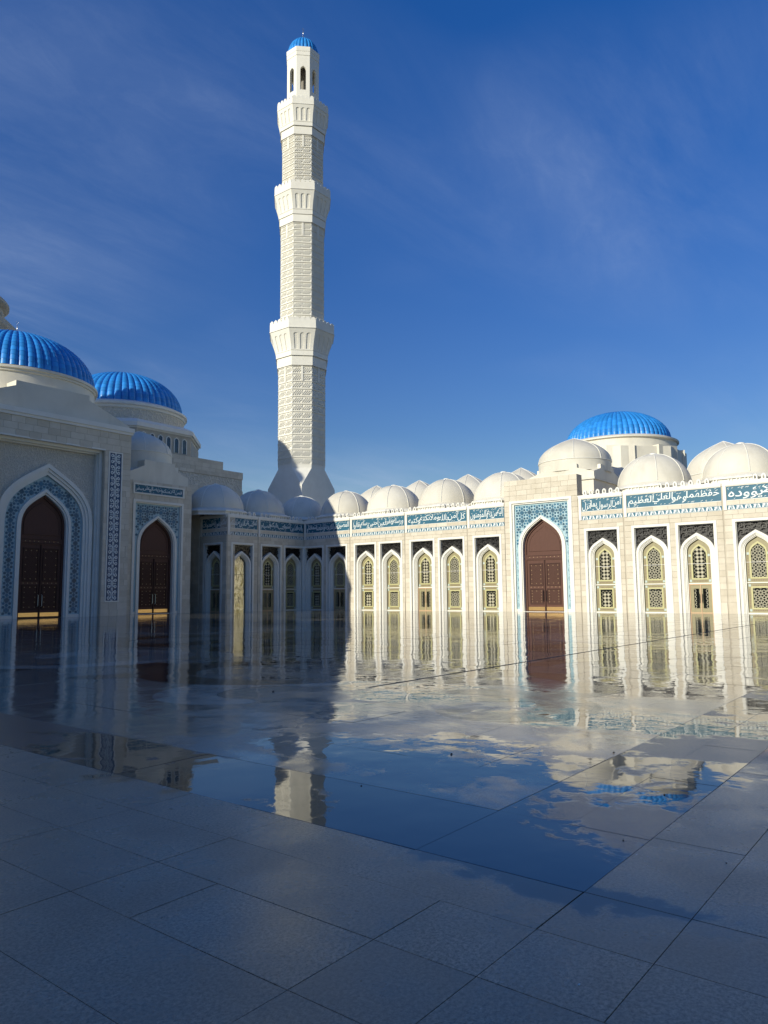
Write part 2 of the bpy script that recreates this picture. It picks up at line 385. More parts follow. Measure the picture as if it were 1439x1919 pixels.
# ------------------------------------------------------------------ stone cladding
BLOCKS = []       # (priority distance, thing, frame, x, z, w, h, y)
def clad(th, fr, x0, x1, z0, z1, course=.45, wmin=.55, wmax=1.0, y=0.0):
    n = max(1, round((z1-z0)/course)); h = (z1-z0)/n
    if x1-x0 < .04: return
    for r in range(n):
        x = x0; off = random.uniform(.3, 1.0)
        while x < x1-.02:
            w = off if x == x0 else random.uniform(wmin, wmax)
            if x1-(x+w) < .25: w = x1-x
            BLOCKS.append((th, fr, x, z0+r*h, w, h, y)); x += w
def flush_blocks(th, near_pred, limit=290, material=None):
    mine = [b_ for b_ in BLOCKS if b_[0] is th]; one = []; rest = []
    for b_ in mine:
        c = Vector(b_[1].at(b_[2]+b_[4]/2, 0, b_[3]))
        (one if near_pred(c) else rest).append((((c-CAM).length), b_))
    one.sort(key=lambda q: q[0]); rest += one[limit:]; one = one[:limit]
    g = .007
    for _, (t_, fr, x, z, w, h, y) in one:
        key = ('blk', round(w*20), round(h*100)); w2 = round(w*20)/20
        me = cached(key, lambda: MB().box(0, w2-2*g, -.018, .03, 0, h-2*g).mesh('stone_block'))
        o = part('stone_block', me, material or M_BLOCK, th, fr.at(x+g, y+random.uniform(-.003, .003), z+g), fr.rot)
        o.scale = ((w-2*g)/(w2-2*g), 1, 1)
    if rest:
        mb = MB(); fr0 = rest[0][1][1]
        for _, (t_, fr, x, z, w, h, y) in rest:
            dy = random.uniform(-.003, .003)
            m_ = MB().box(x+g, x+w-g, y-.018+dy, y+.03, z+g, z+h-g)
            mb.add([fr.at(*q[:2], q[2]) for q in m_.v], m_.f)
        lo = th.location
        mb.v = [(q[0]-lo[0], q[1]-lo[1], q[2]-lo[2]) for q in mb.v]
        o = part('stone_cladding', mb, material or M_BLOCK, th, tuple(lo), 0, kind='stuff')

# ------------------------------------------------------------------ arabic lettering
import unicodedata
FORMS = {}
for cp in range(0xFE80, 0xFEFD):
    d = unicodedata.decomposition(chr(cp)).split()
    if not d: continue
    k = tuple(int(q, 16) for q in d[1:]); FORMS.setdefault(k, {})[d[0].strip('<>')] = chr(cp)
def shape(s):
    o = []; i = 0; chars = list(s); units = []
    while i < len(chars):
        if chars[i] == 'ل' and i+1 < len(chars) and chars[i+1] in 'اأإآ': units.append((0x644, ord(chars[i+1]))); i += 2
        else: units.append((ord(chars[i]),)); i += 1
    for i, u in enumerate(units):
        f = FORMS.get(u)
        if not f: o.append(''.join(chr(c) for c in u)); continue
        prev = FORMS.get(units[i-1]) if i else None; nxt = FORMS.get(units[i+1]) if i+1 < len(units) else None
        jp = bool(prev and ('initial' in prev or 'medial' in prev) and 'final' in f)
        jn = bool(nxt and 'final' in nxt and 'initial' in f)
        o.append(f.get('medial' if jp and jn else 'final' if jp else 'initial' if jn else 'isolated', f.get('isolated')))
    return ''.join(o[::-1])
def glyphs(word):
    cu = bpy.data.curves.new('lettering', 'FONT'); cu.body = shape(word); cu.resolution_u = 2; cu.offset = .010
    o = bpy.data.objects.new('lettering_tmp', cu); COL.objects.link(o)
    me = bpy.data.meshes.new_from_object(o.evaluated_get(bpy.context.evaluated_depsgraph_get()))
    COL.objects.unlink(o); bpy.data.objects.remove(o); bpy.data.curves.remove(cu)
    bm = bmesh.new(); bm.from_mesh(me)
    r = bmesh.ops.extrude_edge_only(bm, edges=[e for e in bm.edges if e.is_boundary])
    for v in [g_ for g_ in r['geom'] if isinstance(g_, bmesh.types.BMVert)]: v.co.z -= 1
    bm.to_mesh(me); bm.free(); return me
def text_mesh(s, w, h, extr=.02, marks=10, seed=1):
    """words set closely with staggered base lines, as on a carved inscription band"""
    rnd = random.Random(seed); words = s.split()[::-1]; L = []; x = 0.0      # left to right
    for k, wd in enumerate(words):
        me = glyphs(wd); xs = [v.co.x for v in me.vertices]; a, b_ = min(xs), max(xs)
        up = (.16 if k % 2 else -.02)+rnd.uniform(-.03, .03)
        L.append((me, x-a, up)); x += (b_-a)*.95+(.03 if len(wd) > 2 else .05)
    ys = [v.co.y+up for me, _, up in L for v in me.vertices]; xs = [v.co.x+dx for me, dx, _ in L for v in me.vertices]
    x0, x1, y0, y1 = min(xs), max(xs), min(ys), max(ys); sx = w/(x1-x0); sy = h/(y1-y0); vs = []; fs = []
    for me, dx, up in L:
        o = len(vs)
        for v in me.vertices:
            yy = v.co.y+up; lean = .10*(yy-(y0+y1)/2)
            vs.append(((v.co.x+dx+lean-x0)*sx-w/2, 0 if v.co.z < 0 else -extr, (yy-y0)*sy-h/2))
        fs += [tuple(o+i for i in p.vertices) for p in me.polygons]; bpy.data.meshes.remove(me)
    # vowel strokes above and below the line
    mb = MB()
    for i in range(marks):
        px_ = -w/2+w*(i+.5)/marks+rnd.uniform(-.1, .1); pz = rnd.choice((h*.40, h*.47, h*.33, -h*.42)); l = rnd.uniform(.04, .075)*h*1.3
        mb.ribbon([(px_-l, pz-l*.45), (px_+l, pz+l*.45)], .022*h+.008, -extr, 0)
        if rnd.random() < .3: mb.ribbon([(px_-l*.4, pz-l*1.6), (px_, pz-l), (px_+l*.4, pz-l*1.7)], .02*h+.006, -extr, 0)
    mb.add(vs, fs)
    return mb

# ------------------------------------------------------------------ the window of the arcade
WA, WS, WT = .82, 4.45, 5.43
def wpts(a, s, t, z0): return arch(a, s, t, 8, z0)
def frame_ring(mb, oa, os_, ot, oz, ia, is_, it, iz, y0, y1):
    mb.plate(wpts(oa, os_, ot, oz), [wpts(ia, is_, it, iz)], y0, y1)
def diamond_lattice(x0, x1, z0, z1, pred, cell, y):
    """checkered lozenges: alternate ones filled, bars between"""
    mb = MB(); h = cell/2; ni = int((x1-x0)/cell)+2; nj = int((z1-z0)/cell)+2; xc = (x0+x1)/2; zc = z0
    for i in range(-ni, ni+1):
        for j in range(0, 2*nj):
            cx_ = xc+i*h; cz = zc+j*h
            if (i+j) % 2: continue
            if not pred(cx_, cz): continue
            for a, c in (((cx_-h, cz), (cx_, cz+h)), ((cx_, cz+h), (cx_+h, cz)), ((cx_+h, cz), (cx_, cz-h)), ((cx_, cz-h), (cx_-h, cz))):
                if pred(*a) and pred(*c): mb.ribbon([a, c], .034, y, y+.03)
            if i % 2 == 0 and j % 2 == 0: continue
            q = [(cx_-h*.9, cz), (cx_, cz-h*.9), (cx_+h*.9, cz), (cx_, cz+h*.9)]
            if all(pred(*v) for v in q): mb.plate(q, (), y+.008, y+.03)
    return mb
def arabesque(x0, x1, z0, z1, pred, cell, y):
    mb = MB(); xc = (x0+x1)/2; zc = z0; w = .036
    ni = int((x1-x0)/cell)+1; nj = int((z1-z0)/cell)+2
    def seg(a, c, ww=w):
        if pred(*a) and pred(*c): mb.ribbon([a, c], ww, y, y+.03)
    for i in range(-ni, ni+1):
        for j in range(nj):
            cx_, cz = xc+i*cell, zc+j*cell+cell/2
            for k in range(8):
                an = k*pi/4; l = cell*.5 if k % 2 == 0 else cell*.68
                seg((cx_+.14*cell*cos(an), cz+.14*cell*sin(an)), (cx_+l*cos(an), cz+l*sin(an)))
                a2 = an+pi/8; rr = cell*.36
                seg((cx_+cell*.26*cos(an), cz+cell*.26*sin(an)), (cx_+rr*1.12*cos(a2), cz+rr*1.12*sin(a2)), .018)
                seg((cx_+rr*1.12*cos(a2), cz+rr*1.12*sin(a2)), (cx_+cell*.26*cos(an+pi/4), cz+cell*.26*sin(an+pi/4)), .018)
    return mb
def dashes(mb, x0, x1, z0, z1, y, w=.035, step=.11):
    n = int((z1-z0)/step)
    for i in range(n):
        z = z0+(i+.5)*(z1-z0)/n
        for x in (x0, x1): mb.box(x-w, x+w, y-.012, y, z-.028, z+.028)
def hdashes(mb, x0, x1, z, y, step=.11):
    n = max(1, int((x1-x0)/step))
    for i in range(n):
        x = x0+(i+.5)*(x1-x0)/n; mb.box(x-.028, x+.028, y-.012, y, z-.035, z+.035)
def build_window(th, fr, x, var, first_label=None):
    """var: 'A' lozenge lattice, 'B' arabesque lattice, 'D' mirror glass; suffix 'd' = double door below"""
    base = var[0]; door = var.endswith('d'); loc = fr.at(x, 0, 0); y = .50
    def panelmesh():
        mb = MB(); mb.plate(arch(WA, WS, WT, 9, .0), (), y+.06, y+.10); return mb.mesh('window')
    if base == 'D':
        w = part('window', cached('wD', lambda: MB().plate(arch(WA, WS, WT, 9, .0), (), y+.02, y+.06).mesh('window')), M_MIRR, th, loc, fr.rot, label='window of plain reflecting glass')
        part('window_frame', cached('wDf', lambda: (lambda m_: (arch_band(m_, WA, WA-.05, WS, WT, WT-.06, y-.01, y+.04), m_.box(-WA, WA, y-.01, y+.03, 3.60, 3.63), m_.box(-WA, WA, y-.01, y+.03, 2.16, 2.2))[0])(MB()).mesh('window_frame')), M_OLIVE, w)
        return w
    w = part('window', cached('wG', panelmesh), M_GLASS, th, loc, fr.rot)
    def border_up():
        mb = MB(); frame_ring(mb, WA, WS, WT, 2.19, .54, 4.26, 5.0, 2.48, y, y+.06); return mb.mesh('window_frame')
    part('window_frame', cached('wBU', border_up), M_OLIVE, w)
    def yel_up():
        mb = MB(); frame_ring(mb, .59, 4.27, 5.08, 2.44, .48, 4.25, 4.92, 2.55, y-.03, y+.03); return mb.mesh('inner_frame')
    part('inner_frame', cached('wYU', yel_up), M_YELL, w)
    def rail():
        mb = MB(); mb.box(-WA, WA, y-.06, y+.05, 2.13, 2.20); return mb.mesh('transom')
    part('transom', cached('wR', rail), M_TRIM, w)
    part('glazing_bar', cached('wR2', lambda: MB().box(-WA, WA, y-.05, y+.04, 3.595, 3.625).mesh('glazing_bar')), M_TRIM, w)
    def dsh():
        mb = MB(); dashes(mb, -.70, .70, 2.6, 4.15, y); hdashes(mb, -.5, .5, 2.34, y)
        if not door: dashes(mb, -.70, .70, .42, 1.75, y); hdashes(mb, -.5, .5, .23, y); hdashes(mb, -.5, .5, 1.97, y)
        return mb.mesh('brick_dash_border')
    part('brick_dash_border', cached('wDash%d' % door, dsh), M_BRICK, w, kind='stuff')
    def mint():
        mb = MB()
        for sx in (-1, 1):
            for z in ((4.22, 2.36) if door else (4.22, 2.36, 1.97, .23)): mb.box(sx*.67-.075, sx*.67+.075, y-.02, y+.01, z-.085, z+.085)
        return mb.mesh('corner_block')
    part('corner_block', cached('wM%d' % door, mint), M_MINT, w, kind='stuff')
    pu = lambda x_, z_: inside_arch(x_, z_, .485, 4.25, 4.93) and z_ > 2.54
    fn = diamond_lattice if base == 'A' else arabesque
    part('lattice', cached('wL'+base, lambda: fn(-.48, .48, 2.55, 4.92, pu, .28 if base == 'A' else .42, y+.01).mesh('lattice')), M_LATT, w, kind='stuff')
    if not door:
        def lo():
            mb = MB(); mb.plate([(-WA, .06), (WA, .06), (WA, 2.13), (-WA, 2.13)], [[(-.54, .34), (.54, .34), (.54, 1.86), (-.54, 1.86)]], y, y+.06); return mb.mesh('window_frame')
        part('window_frame', cached('wLo', lo), M_OLIVE, w)
        part('inner_frame', cached('wLy', lambda: MB().plate([(-.59, .30), (.59, .30), (.59, 1.90), (-.59, 1.90)], [[(-.48, .41), (.48, .41), (.48, 1.79), (-.48, 1.79)]], y-.03, y+.03).mesh('inner_frame')), M_YELL, w)
        pl = lambda x_, z_: abs(x_) < .485 and .405 < z_ < 1.795
        part('lattice', cached('wl'+base, lambda: fn(-.48, .48, .41, 1.79, pl, .28 if base == 'A' else .42, y+.01).mesh('lattice')), M_LATT, w, kind='stuff')
        part('sill', cached('wS', lambda: MB().box(-WA, WA, y-.12, y+.1, 0, .06).mesh('sill')), M_TRIM, w)
    else:
        def dfr():
            mb = MB(); mb.plate([(-WA, 0), (WA, 0), (WA, 2.13), (-WA, 2.13)], [[(-.74, .05), (-.03, .05), (-.03, 2.05), (-.74, 2.05)], [(.03, .05), (.74, .05), (.74, 2.05), (.03, 2.05)]], y-.06, y+.05); return mb.mesh('door_frame')
        part('door_frame', cached('wDf2', dfr), M_TAN, w)
        for sx in (-1, 1):
            def leaf(sx=sx):
                mb = MB(); q = sorted((sx*.035, sx*.735)); i = sorted((sx*.13, sx*.50))
                mb.plate([(q[0], .05), (q[1], .05), (q[1], 2.05), (q[0], 2.05)], [[(i[0], .35), (i[1], .35), (i[1], 1.78), (i[0], 1.78)]], y-.02, y+.04); return mb.mesh('door_leaf')
            part('door_leaf', cached(('leaf', sx), leaf), M_OLIVE, w)
            pl = (lambda sx: lambda x_, z_: min(.1, .5) and .125 < sx*x_ < .505 and .345 < z_ < 1.785)(sx)
            part('lattice', cached(('ld', sx), lambda: diamond_lattice(min(sx*.13, sx*.5), max(sx*.13, sx*.5), .35, 1.78, pl, .28, y+.0).mesh('lattice')), M_LATT, w, kind='stuff')
            part('handle', cached(('hd', sx), lambda: MB().tube([(sx*.09, y-.06, .75), (sx*.09, y-.12, .80), (sx*.09, y-.12, 1.35), (sx*.09, y-.06, 1.40)], .018, 6).mesh('handle')), M_IRON, w)
    return w

def spiral(cx_, cz, r, turns, a0, sgn=1, n=16, shrink=.12):
    return [(cx_+r*(1-(1-shrink)*i/n)*cos(a0+sgn*turns*2*pi*i/n), cz+r*(1-(1-shrink)*i/n)*sin(a0+sgn*turns*2*pi*i/n)) for i in range(n+1)]
def grille_mesh():
    mb = MB(); rnd = random.Random(3)
    for sx in (-1, 1):
        for (cx_, cz, r, a0, sg) in ((.95, 5.75, .24, 0, 1), (.55, 6.10, .22, 2, -1), (1.0, 6.25, .17, 1, 1), (.20, 6.25, .17, 3, 1), (1.08, 5.32, .13, 1.5, -1),
                                     (.72, 6.33, .10, 4, 1), (.70, 5.75, .10, 0, -1), (.36, 5.95, .09, 0, 1), (.38, 6.37, .08, 2, 1), (1.14, 6.02, .08, 2, 1), (1.16, 5.08, .07, 2, 1)):
            pts = spiral(cx_*sx, cz, r, 1.35, a0 if sx > 0 else pi-a0, sg*sx, 18)
            mb.ribbon(pts, [.07*(1-.6*i/18)*(r/.2)**.4 for i in range(19)], .22+rnd.uniform(-.03, .03), .27)
            for k in range(3):
                a = a0+k*1.7; x_, z_ = cx_*sx+r*1.0*cos(a), cz+r*sin(a)
                if z_ > 6.45 or abs(x_) > 1.2 or inside_arch(x_, z_, 1.26, 4.45, 5.93): continue
                mb.ribbon([(x_, z_), (x_+.09*cos(a+.7), z_+.09*sin(a+.7))], [.06, .015], .20, .24)
    return mb.mesh('ornament_grille')
def build_bay_opening(th, fr, x, var):
    loc = fr.at(x, 0, 0)
    def surround():
        mb = MB()
        mb.plate([(-1.45, 0), (-1.25, 0), (-1.25, 6.49), (1.25, 6.49), (1.25, 0), (1.45, 0), (1.45, 6.69), (-1.45, 6.69)], (), -.06, .50)
        mb.plate([(-1.25, 0), (-1.205, 0), (-1.205, 6.445), (1.205, 6.445), (1.205, 0), (1.25, 0), (1.25, 6.49), (-1.25, 6.49)], (), .06, .50)
        return mb.mesh('window_surround')
    part('window_surround', cached('sur', surround), M_TRIM, th, loc, fr.rot)
    def bands():
        mb = MB()
        arch_band(mb, 1.205, 1.03, 4.45, 5.88, 5.66, .10, .50)
        arch_band(mb, 1.03, .97, 4.45, 5.66, 5.585, .17, .50)
        arch_band(mb, .97, .89, 4.45, 5.585, 5.50, .24, .52)
        arch_band(mb, .89, WA, 4.45, 5.50, WT, .32, .60)
        return mb.mesh('pointed_arch')
    part('pointed_arch', cached('bands', bands), M_TRIM, th, loc, fr.rot)
    g = part('ornament_grille', cached('gr', grille_mesh), M_IRON, th, loc, fr.rot)
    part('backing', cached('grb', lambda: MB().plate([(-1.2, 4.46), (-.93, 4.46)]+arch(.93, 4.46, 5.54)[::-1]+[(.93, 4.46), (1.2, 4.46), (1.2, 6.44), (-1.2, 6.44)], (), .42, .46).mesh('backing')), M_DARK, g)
    build_window(th, fr, x, var)

def merlon_mesh():
    o = [(-.155, 0), (.155, 0), (.155, .22)]+[(.155*cos(a), .22+.18*sin(a)) for a in (.5, 1.0)]+[(0, .42)]+[(.155*cos(a), .22+.18*sin(a)) for a in (pi-1.0, pi-.5)]+[(-.155, .22)]
    hole = [(-.06, .06), (.06, .06), (.06, .22), (0, .31), (-.06, .22)]
    return MB().plate(o, [hole], -.07, .07, back=True).mesh('merlon')
def merlons(th, fr, x0, x1, z=9.40, step=.53, y=.12):
    n = max(1, int((x1-x0)/step)); st = (x1-x0)/n
    for i in range(n):
        part('merlon', cached('mer', merlon_mesh), M_TRIM, th, fr.at(x0+(i+.5)*st, y, z), fr.rot)
def key_band(x0, x1, z0, z1, y=-.012):
    mb = MB(); h = z1-z0; p = .56; n = max(1, round((x1-x0)/p)); p = (x1-x0)/n
    for i in range(n):
        a = x0+i*p
        mb.plate([(a+.06*p, z0+.1*h), (a+.30*p, z0+.1*h), (a+.46*p, z0+.9*h), (a+.22*p, z0+.9*h)], (), y, 0)
        mb.plate([(a+.50*p, z0+.1*h), (a+.56*p, z0+.1*h), (a+.56*p, z0+.9*h), (a+.50*p, z0+.9*h)], (), y, 0)
        mb.plate([(a+.62*p, z0+.9*h), (a+.78*p, z0+.9*h), (a+.94*p, z0+.1*h), (a+.74*p, z0+.1*h)], (), y, 0)
        mb.plate([(a+.08*p, z0+.9*h), (a+.16*p, z0+.62*h), (a+.16*p, z0+.9*h)], (), y, 0)
        mb.plate([(a+.60*p, z0+.1*h), (a+.70*p, z0+.1*h), (a+.62*p, z0+.4*h)], (), y, 0)
    return mb
ZT = 9.40
def build_bay(th, fr, x0, x1, wins, text=None, groove=True, seed=1):
    """one bay of arcade wall from x0 to x1 with windows centred at wins=[(x,var)]"""
    mb = MB(); edges = [x0]
    for (wx, _) in wins: edges += [wx-1.25, wx+1.25]
    edges.append(x1)
    for i in range(0, len(edges), 2): mb.box(edges[i], edges[i+1], .02, 1.0, 0, 6.49)
    mb.box(x0, x1, .02, 1.0, 6.49, ZT-.005)
    part('wall', mb, M_WALL, th, fr.at(0, 0, 0), fr.rot)
    a = x0+.10
    ed = [a]
    for (wx, _) in wins: ed += [wx-1.45, wx+1.45]
    ed.append(x1)
    for i in range(0, len(ed), 2):
        clad(th, fr, ed[i], ed[i+1], .79, 6.70)
        if ed[i+1]-ed[i] > .1: part('plinth', MB().box(ed[i]+.01, ed[i+1]-.01, -.05, .05, 0, .78), M_BLOCK, th, fr.at(0, 0, 0), fr.rot)
    clad(th, fr, a, x1, 6.71, 7.34, .32, .7, 1.2); clad(th, fr, a+.22, x1-.02, 7.74, 8.02, .3, .9, 1.3)
    part('pier_strip', MB().box(a, a+.22, -.06, .05, 7.36, 9.12), M_TRIM, th, fr.at(0, 0, 0), fr.rot)
    cl, cr = a+.24, x1-.02
    part('band_molding', MB().box(cl, cr, -.035, .02, 8.02, 8.07).box(cl, cr, -.035, .02, 9.06, 9.12).box(cl, cr, -.03, .02, 7.345, 7.38).box(cl, cr, -.03, .02, 7.70, 7.735), M_TRIM, th, fr.at(0, 0, 0), fr.rot)
    kb = part('key_pattern_band', MB().box(cl, cr, 0.0, .03, 7.38, 7.70), M_TEAL, th, fr.at(0, 0, 0), fr.rot)
    part('key_pattern', key_band(cl, cr, 7.38, 7.70), M_LET, kb, kind='stuff')
    fz = part('frieze_panel', MB().box(cl, cr, 0.015, .04, 8.07, 9.06), M_TEAL, th, fr.at(0, 0, 0), fr.rot)
    if text:
        tm = text_mesh(text, (cr-cl)*.96, .92, .022, marks=int((cr-cl)*5.5), seed=seed)
        o = part('lettering', tm, M_LET, fz, ((cl+cr)/2, .015, 8.565))
    part('cornice', MB().box(x0+.06, x1, -.07, .4, 9.12, 9.30).box(x0+.02, x1, -.03, .4, 9.30, ZT), M_TRIM, th, fr.at(0, 0, 0), fr.rot)
    merlons(th, fr, x0+.35, x1-.12)
    for (wx, v) in wins: build_bay_opening(th, fr, wx, v)

# ------------------------------------------------------------------ domes
def round_dome(th, cx, cy, z0=9.3, R=2.80, H=2.55, zb=10.05, name='dome', ph=0.0):
    d = MB().lathe([(R*cos(a)*1.0, zb+H*sin(a)) for a in [radians(q) for q in range(0, 91, 6)]], 64)
    d.lathe([(R+.42, zb-.34), (R+.16, zb-.14), (R+.01, zb+.0)], 64)
    dome = part(name, d, M_DOME, th, (cx, cy, 0), 0, smooth=30)
    sk = MB().frustum(8, 0, [(z0, R+.26), (zb-.42, R+.26), (zb-.42, R+.40), (zb-.30, R+.40), (zb-.16, R+.12)])
    part('octagonal_base', sk, M_TRIM, th, (cx, cy, 0))
    for k in range(8):
        an = (k+.5)*pi/4+ph
        rib = [((R+.015)*cos(a)*cos(an), (R+.015)*cos(a)*sin(an), zb+(H+.01)*sin(a)) for a in [radians(q) for q in range(2, 89, 7)]]
        part('rib', MB().tube(rib, .035, 4), M_TRIM, dome)
    part('cap', MB().lathe([(.34, zb+H-.06), (.30, zb+H+.08), (.14, zb+H+.14), (0.001, zb+H+.16)], 16), M_TRIM, dome, smooth=40)
def pointed_dome(th, cx, cy, z0, R, zr, zt, name='pointed_dome'):
    """drum wall, ring, then a curve that straightens to a point at zt"""
    h = zt-zr; prof = [(R, z0), (R, zr-.02), (R+.03, zr)]
    P = [(R, zr), (R, zr+.50*h), (.60*R, zr+.74*h), (0.001, zt)]
    for i in range(1, 15):
        u = i/14; k = [(1-u)**3, 3*u*(1-u)**2, 3*u*u*(1-u), u**3]
        prof.append((sum(k[j]*P[j][0] for j in range(4)), sum(k[j]*P[j][1] for j in range(4))))
    dome = part(name, MB().lathe(prof, 56), M_DOME, th, (cx, cy, 0), 0, smooth=30)
    part('ring', MB().lathe([(R+.02, zr-.05), (R+.05, zr-.03), (R+.05, zr+.01), (R+.0, zr+.04)], 56), M_TRIM, dome, smooth=40)
    for k in range(8):
        an = (k+.5)*pi/4
        part('rib', MB().tube([((r+.012)*cos(an), (r+.012)*sin(an), z) for r, z in prof[1:]], .035, 4), M_TRIM, dome)
def ribbed_gore(R, H, zb, nr, rows, bulge):
    """one convex rib of a blue dome, made of overlapping sheet courses"""
    mb = MB(); k = 7; vs = []; fs = []; levels = []
    for r in range(rows):
        a0 = radians(90)*(r/rows); a1 = radians(90)*((r+1)/rows)
        levels += [(a0, .011*R/6), (a1-.002, .0)]
    for a, lip in levels:
        for j in range(k):
            u = j/(k-1)*2-1; an = u*pi/nr
            b_ = bulge*(sqrt(max(0, 1-u*u*.96)))*max(.0, cos(a))**.9
            rr = (R*cos(a)+b_+lip*2)
            vs.append((max(rr, 0.002)*cos(an), max(rr, .002)*sin(an), zb+H*sin(a)+b_*sin(a)*.3))
    for i in range(len(levels)-1):
        for j in range(k-1):
            fs.append((i*k+j, i*k+j+1, (i+1)*k+j+1, (i+1)*k+j))
    return mb.add(vs, fs)
def blue_dome(th, cx, cy, R, H, zb, nr=56, rows=16, finial=1.0, key='b'):
    base = part('blue_dome', MB().lathe([(R*.955*cos(a), zb+H*.955*sin(a)) for a in [radians(q) for q in range(0, 91, 6)]], 64), M_BLUE, th, (cx, cy, 0), 0, smooth=30)
    me = cached('gore'+key, lambda: smooth_auto(ribbed_gore(R*.985, H*.985, zb, nr, rows, R*pi/nr*.80).mesh('dome_rib'), 40))
    for i in range(nr):
        o = part('dome_rib', me, M_BLUE, base, (0, 0, 0), 2*pi*i/nr)
    if finial:
        t_ = zb+H; f = finial
        part('finial', MB().lathe([(.12*f, t_-.05), (.05*f, t_+.15*f), (.04*f, t_+.4*f), (.11*f, t_+.48*f), (.04*f, t_+.58*f), (.03*f, t_+1.0*f), (.08*f, t_+1.07*f), (.02*f, t_+1.15*f), (.015*f, t_+1.35*f)], 10)
             .tube([(.13*f*cos(a), 0, t_+1.5*f+.16*f*sin(a)) for a in [radians(q) for q in range(-240, 61, 25)]], [.01*f+.025*f*sin(pi*i/12) for i in range(13)], 5), M_STEEL, base, smooth=40)
    return base
def octwall(mb, cx, cy, levels): mb.frustum(8, 0, levels, cx, cy)

# ------------------------------------------------------------------ carved doors
def build_door(th, fr, x, y, a, s, t, zb=.02):
    """double wooden door under a pointed tympanum; a half width, s spring, t apex"""
    loc = fr.at(x, y, 0)
    zr = s*.55+ (t*.0)        # middle rail height
    zr = 4.55*s/5.6
    mb = MB()
    frame_o = arch(a, s, t, 10, zb); frame_i = arch(a-.20, s, t-.26, 10, zb)
    mb.plate(frame_o+frame_i[::-1], (), 0, .2)
    mb.box(-a+.2, a-.2, .02, .2, zr-.02, zr+.45)
    d = part('door', mb, M_WOOD, th, loc, fr.rot)
    tp = MB(); tp.plate(arch(a-.2, s, t-.26, 10, zr+.45), (), .10, .2)
    o_ = arch(a-.36, s, t-.55, 10, zr+.72); i_ = arch(a-.44, s, t-.66, 10, zr+.80)
    tp.plate(o_, [i_], .05, .12); tp.plate(i_, (), .075, .12)
    part('tympanum', tp, M_WOOD, d)
    edge = MB(); edge.box(-a+.26, a-.26, -.01, .03, zr+.06, zr+.10).box(-a+.26, a-.26, -.01, .03, zr+.33, zr+.37)
    part('rail_molding', edge, M_WOOD2, d)
    for sx in (-1, 1):
        lf = MB(); L0, L1 = sorted((sx*.03, sx*(a-.2))); lf.box(L0, L1, .08, .16, zb, zr-.02)
        part('door_leaf', lf, M_WOOD, d)
        P0, P1 = sorted((sx*.16, sx*(a-.42))); zm = zr*.47
        pn = MB()
        for (z0, z1) in ((zm+.12, zr-.30), (.62, zm-.12)):
            pn.plate([(P0, z0), (P1, z0), (P1, z1), (P0, z1)], [[(P0+.07, z0+.07), (P1-.07, z0+.07), (P1-.07, z1-.07), (P0+.07, z1-.07)]], .03, .09)
            step = .14; u = P0+.09
            # carved diagonal trellis
            w_, h_ = P1-P0-.18, z1-z0-.18; n = int((w_+h_)/step)
            for q in range(1, n):
                c_ = q*step
                for fl in (0, 1):
                    xa, za = (min(c_, w_), max(0, c_-w_)); xb, zb_ = (max(0, c_-h_), min(c_, h_))
                    A = [(xa, za), (xb, zb_)]
                    if fl: A = [(w_-q_[0], q_[1]) for q_ in A]
                    pn.ribbon([(P0+.09+q_[0], z0+.09+q_[1]) for q_ in A], .022, .065, .085)
        part('door_panel', pn, M_WOOD2, d)
        st = MB()
        for (z0, z1) in ((zm+.12, zr-.30), (.62, zm-.12)):
            for i in range(3):
                for j in range(5):
                    if i == 1 and 0 < j < 4: continue
                    cx_ = P0+.2+(P1-P0-.4)*i/2; cz = z0+.2+(z1-z0-.4)*j/4
                    st.box(cx_-.018, cx_+.018, .02, .07, cz-.018, cz+.018)
        for i in range(4):
            cx_ = P0+.1+(P1-P0-.2)*i/3; st.box(cx_-.018, cx_+.018, .05, .09, zm-.018, zm+.018); st.box(cx_-.018, cx_+.018, -.02, .02, zr+.2, zr+.235)
        part('stud', st, M_GOLD, d, kind='stuff')
        part('kick_plate', MB().box(min(sx*.09, sx*(a-.24)), max(sx*.09, sx*(a-.24)), .05, .09, .10, .40), M_BRASS, d)
        part('handle', MB().tube([(sx*.15, .06, .85), (sx*.15, -.06, .92), (sx*.15, -.06, 1.70), (sx*.15, .06, 1.77)], .024, 6), M_STEEL if th.get('category') == 'portal' and th.location.x > 5 else M_IRON, d)
    part('astragal', MB().box(-.05, .05, -.0, .12, zb, zr-.02), M_WOOD2, d)
    return d

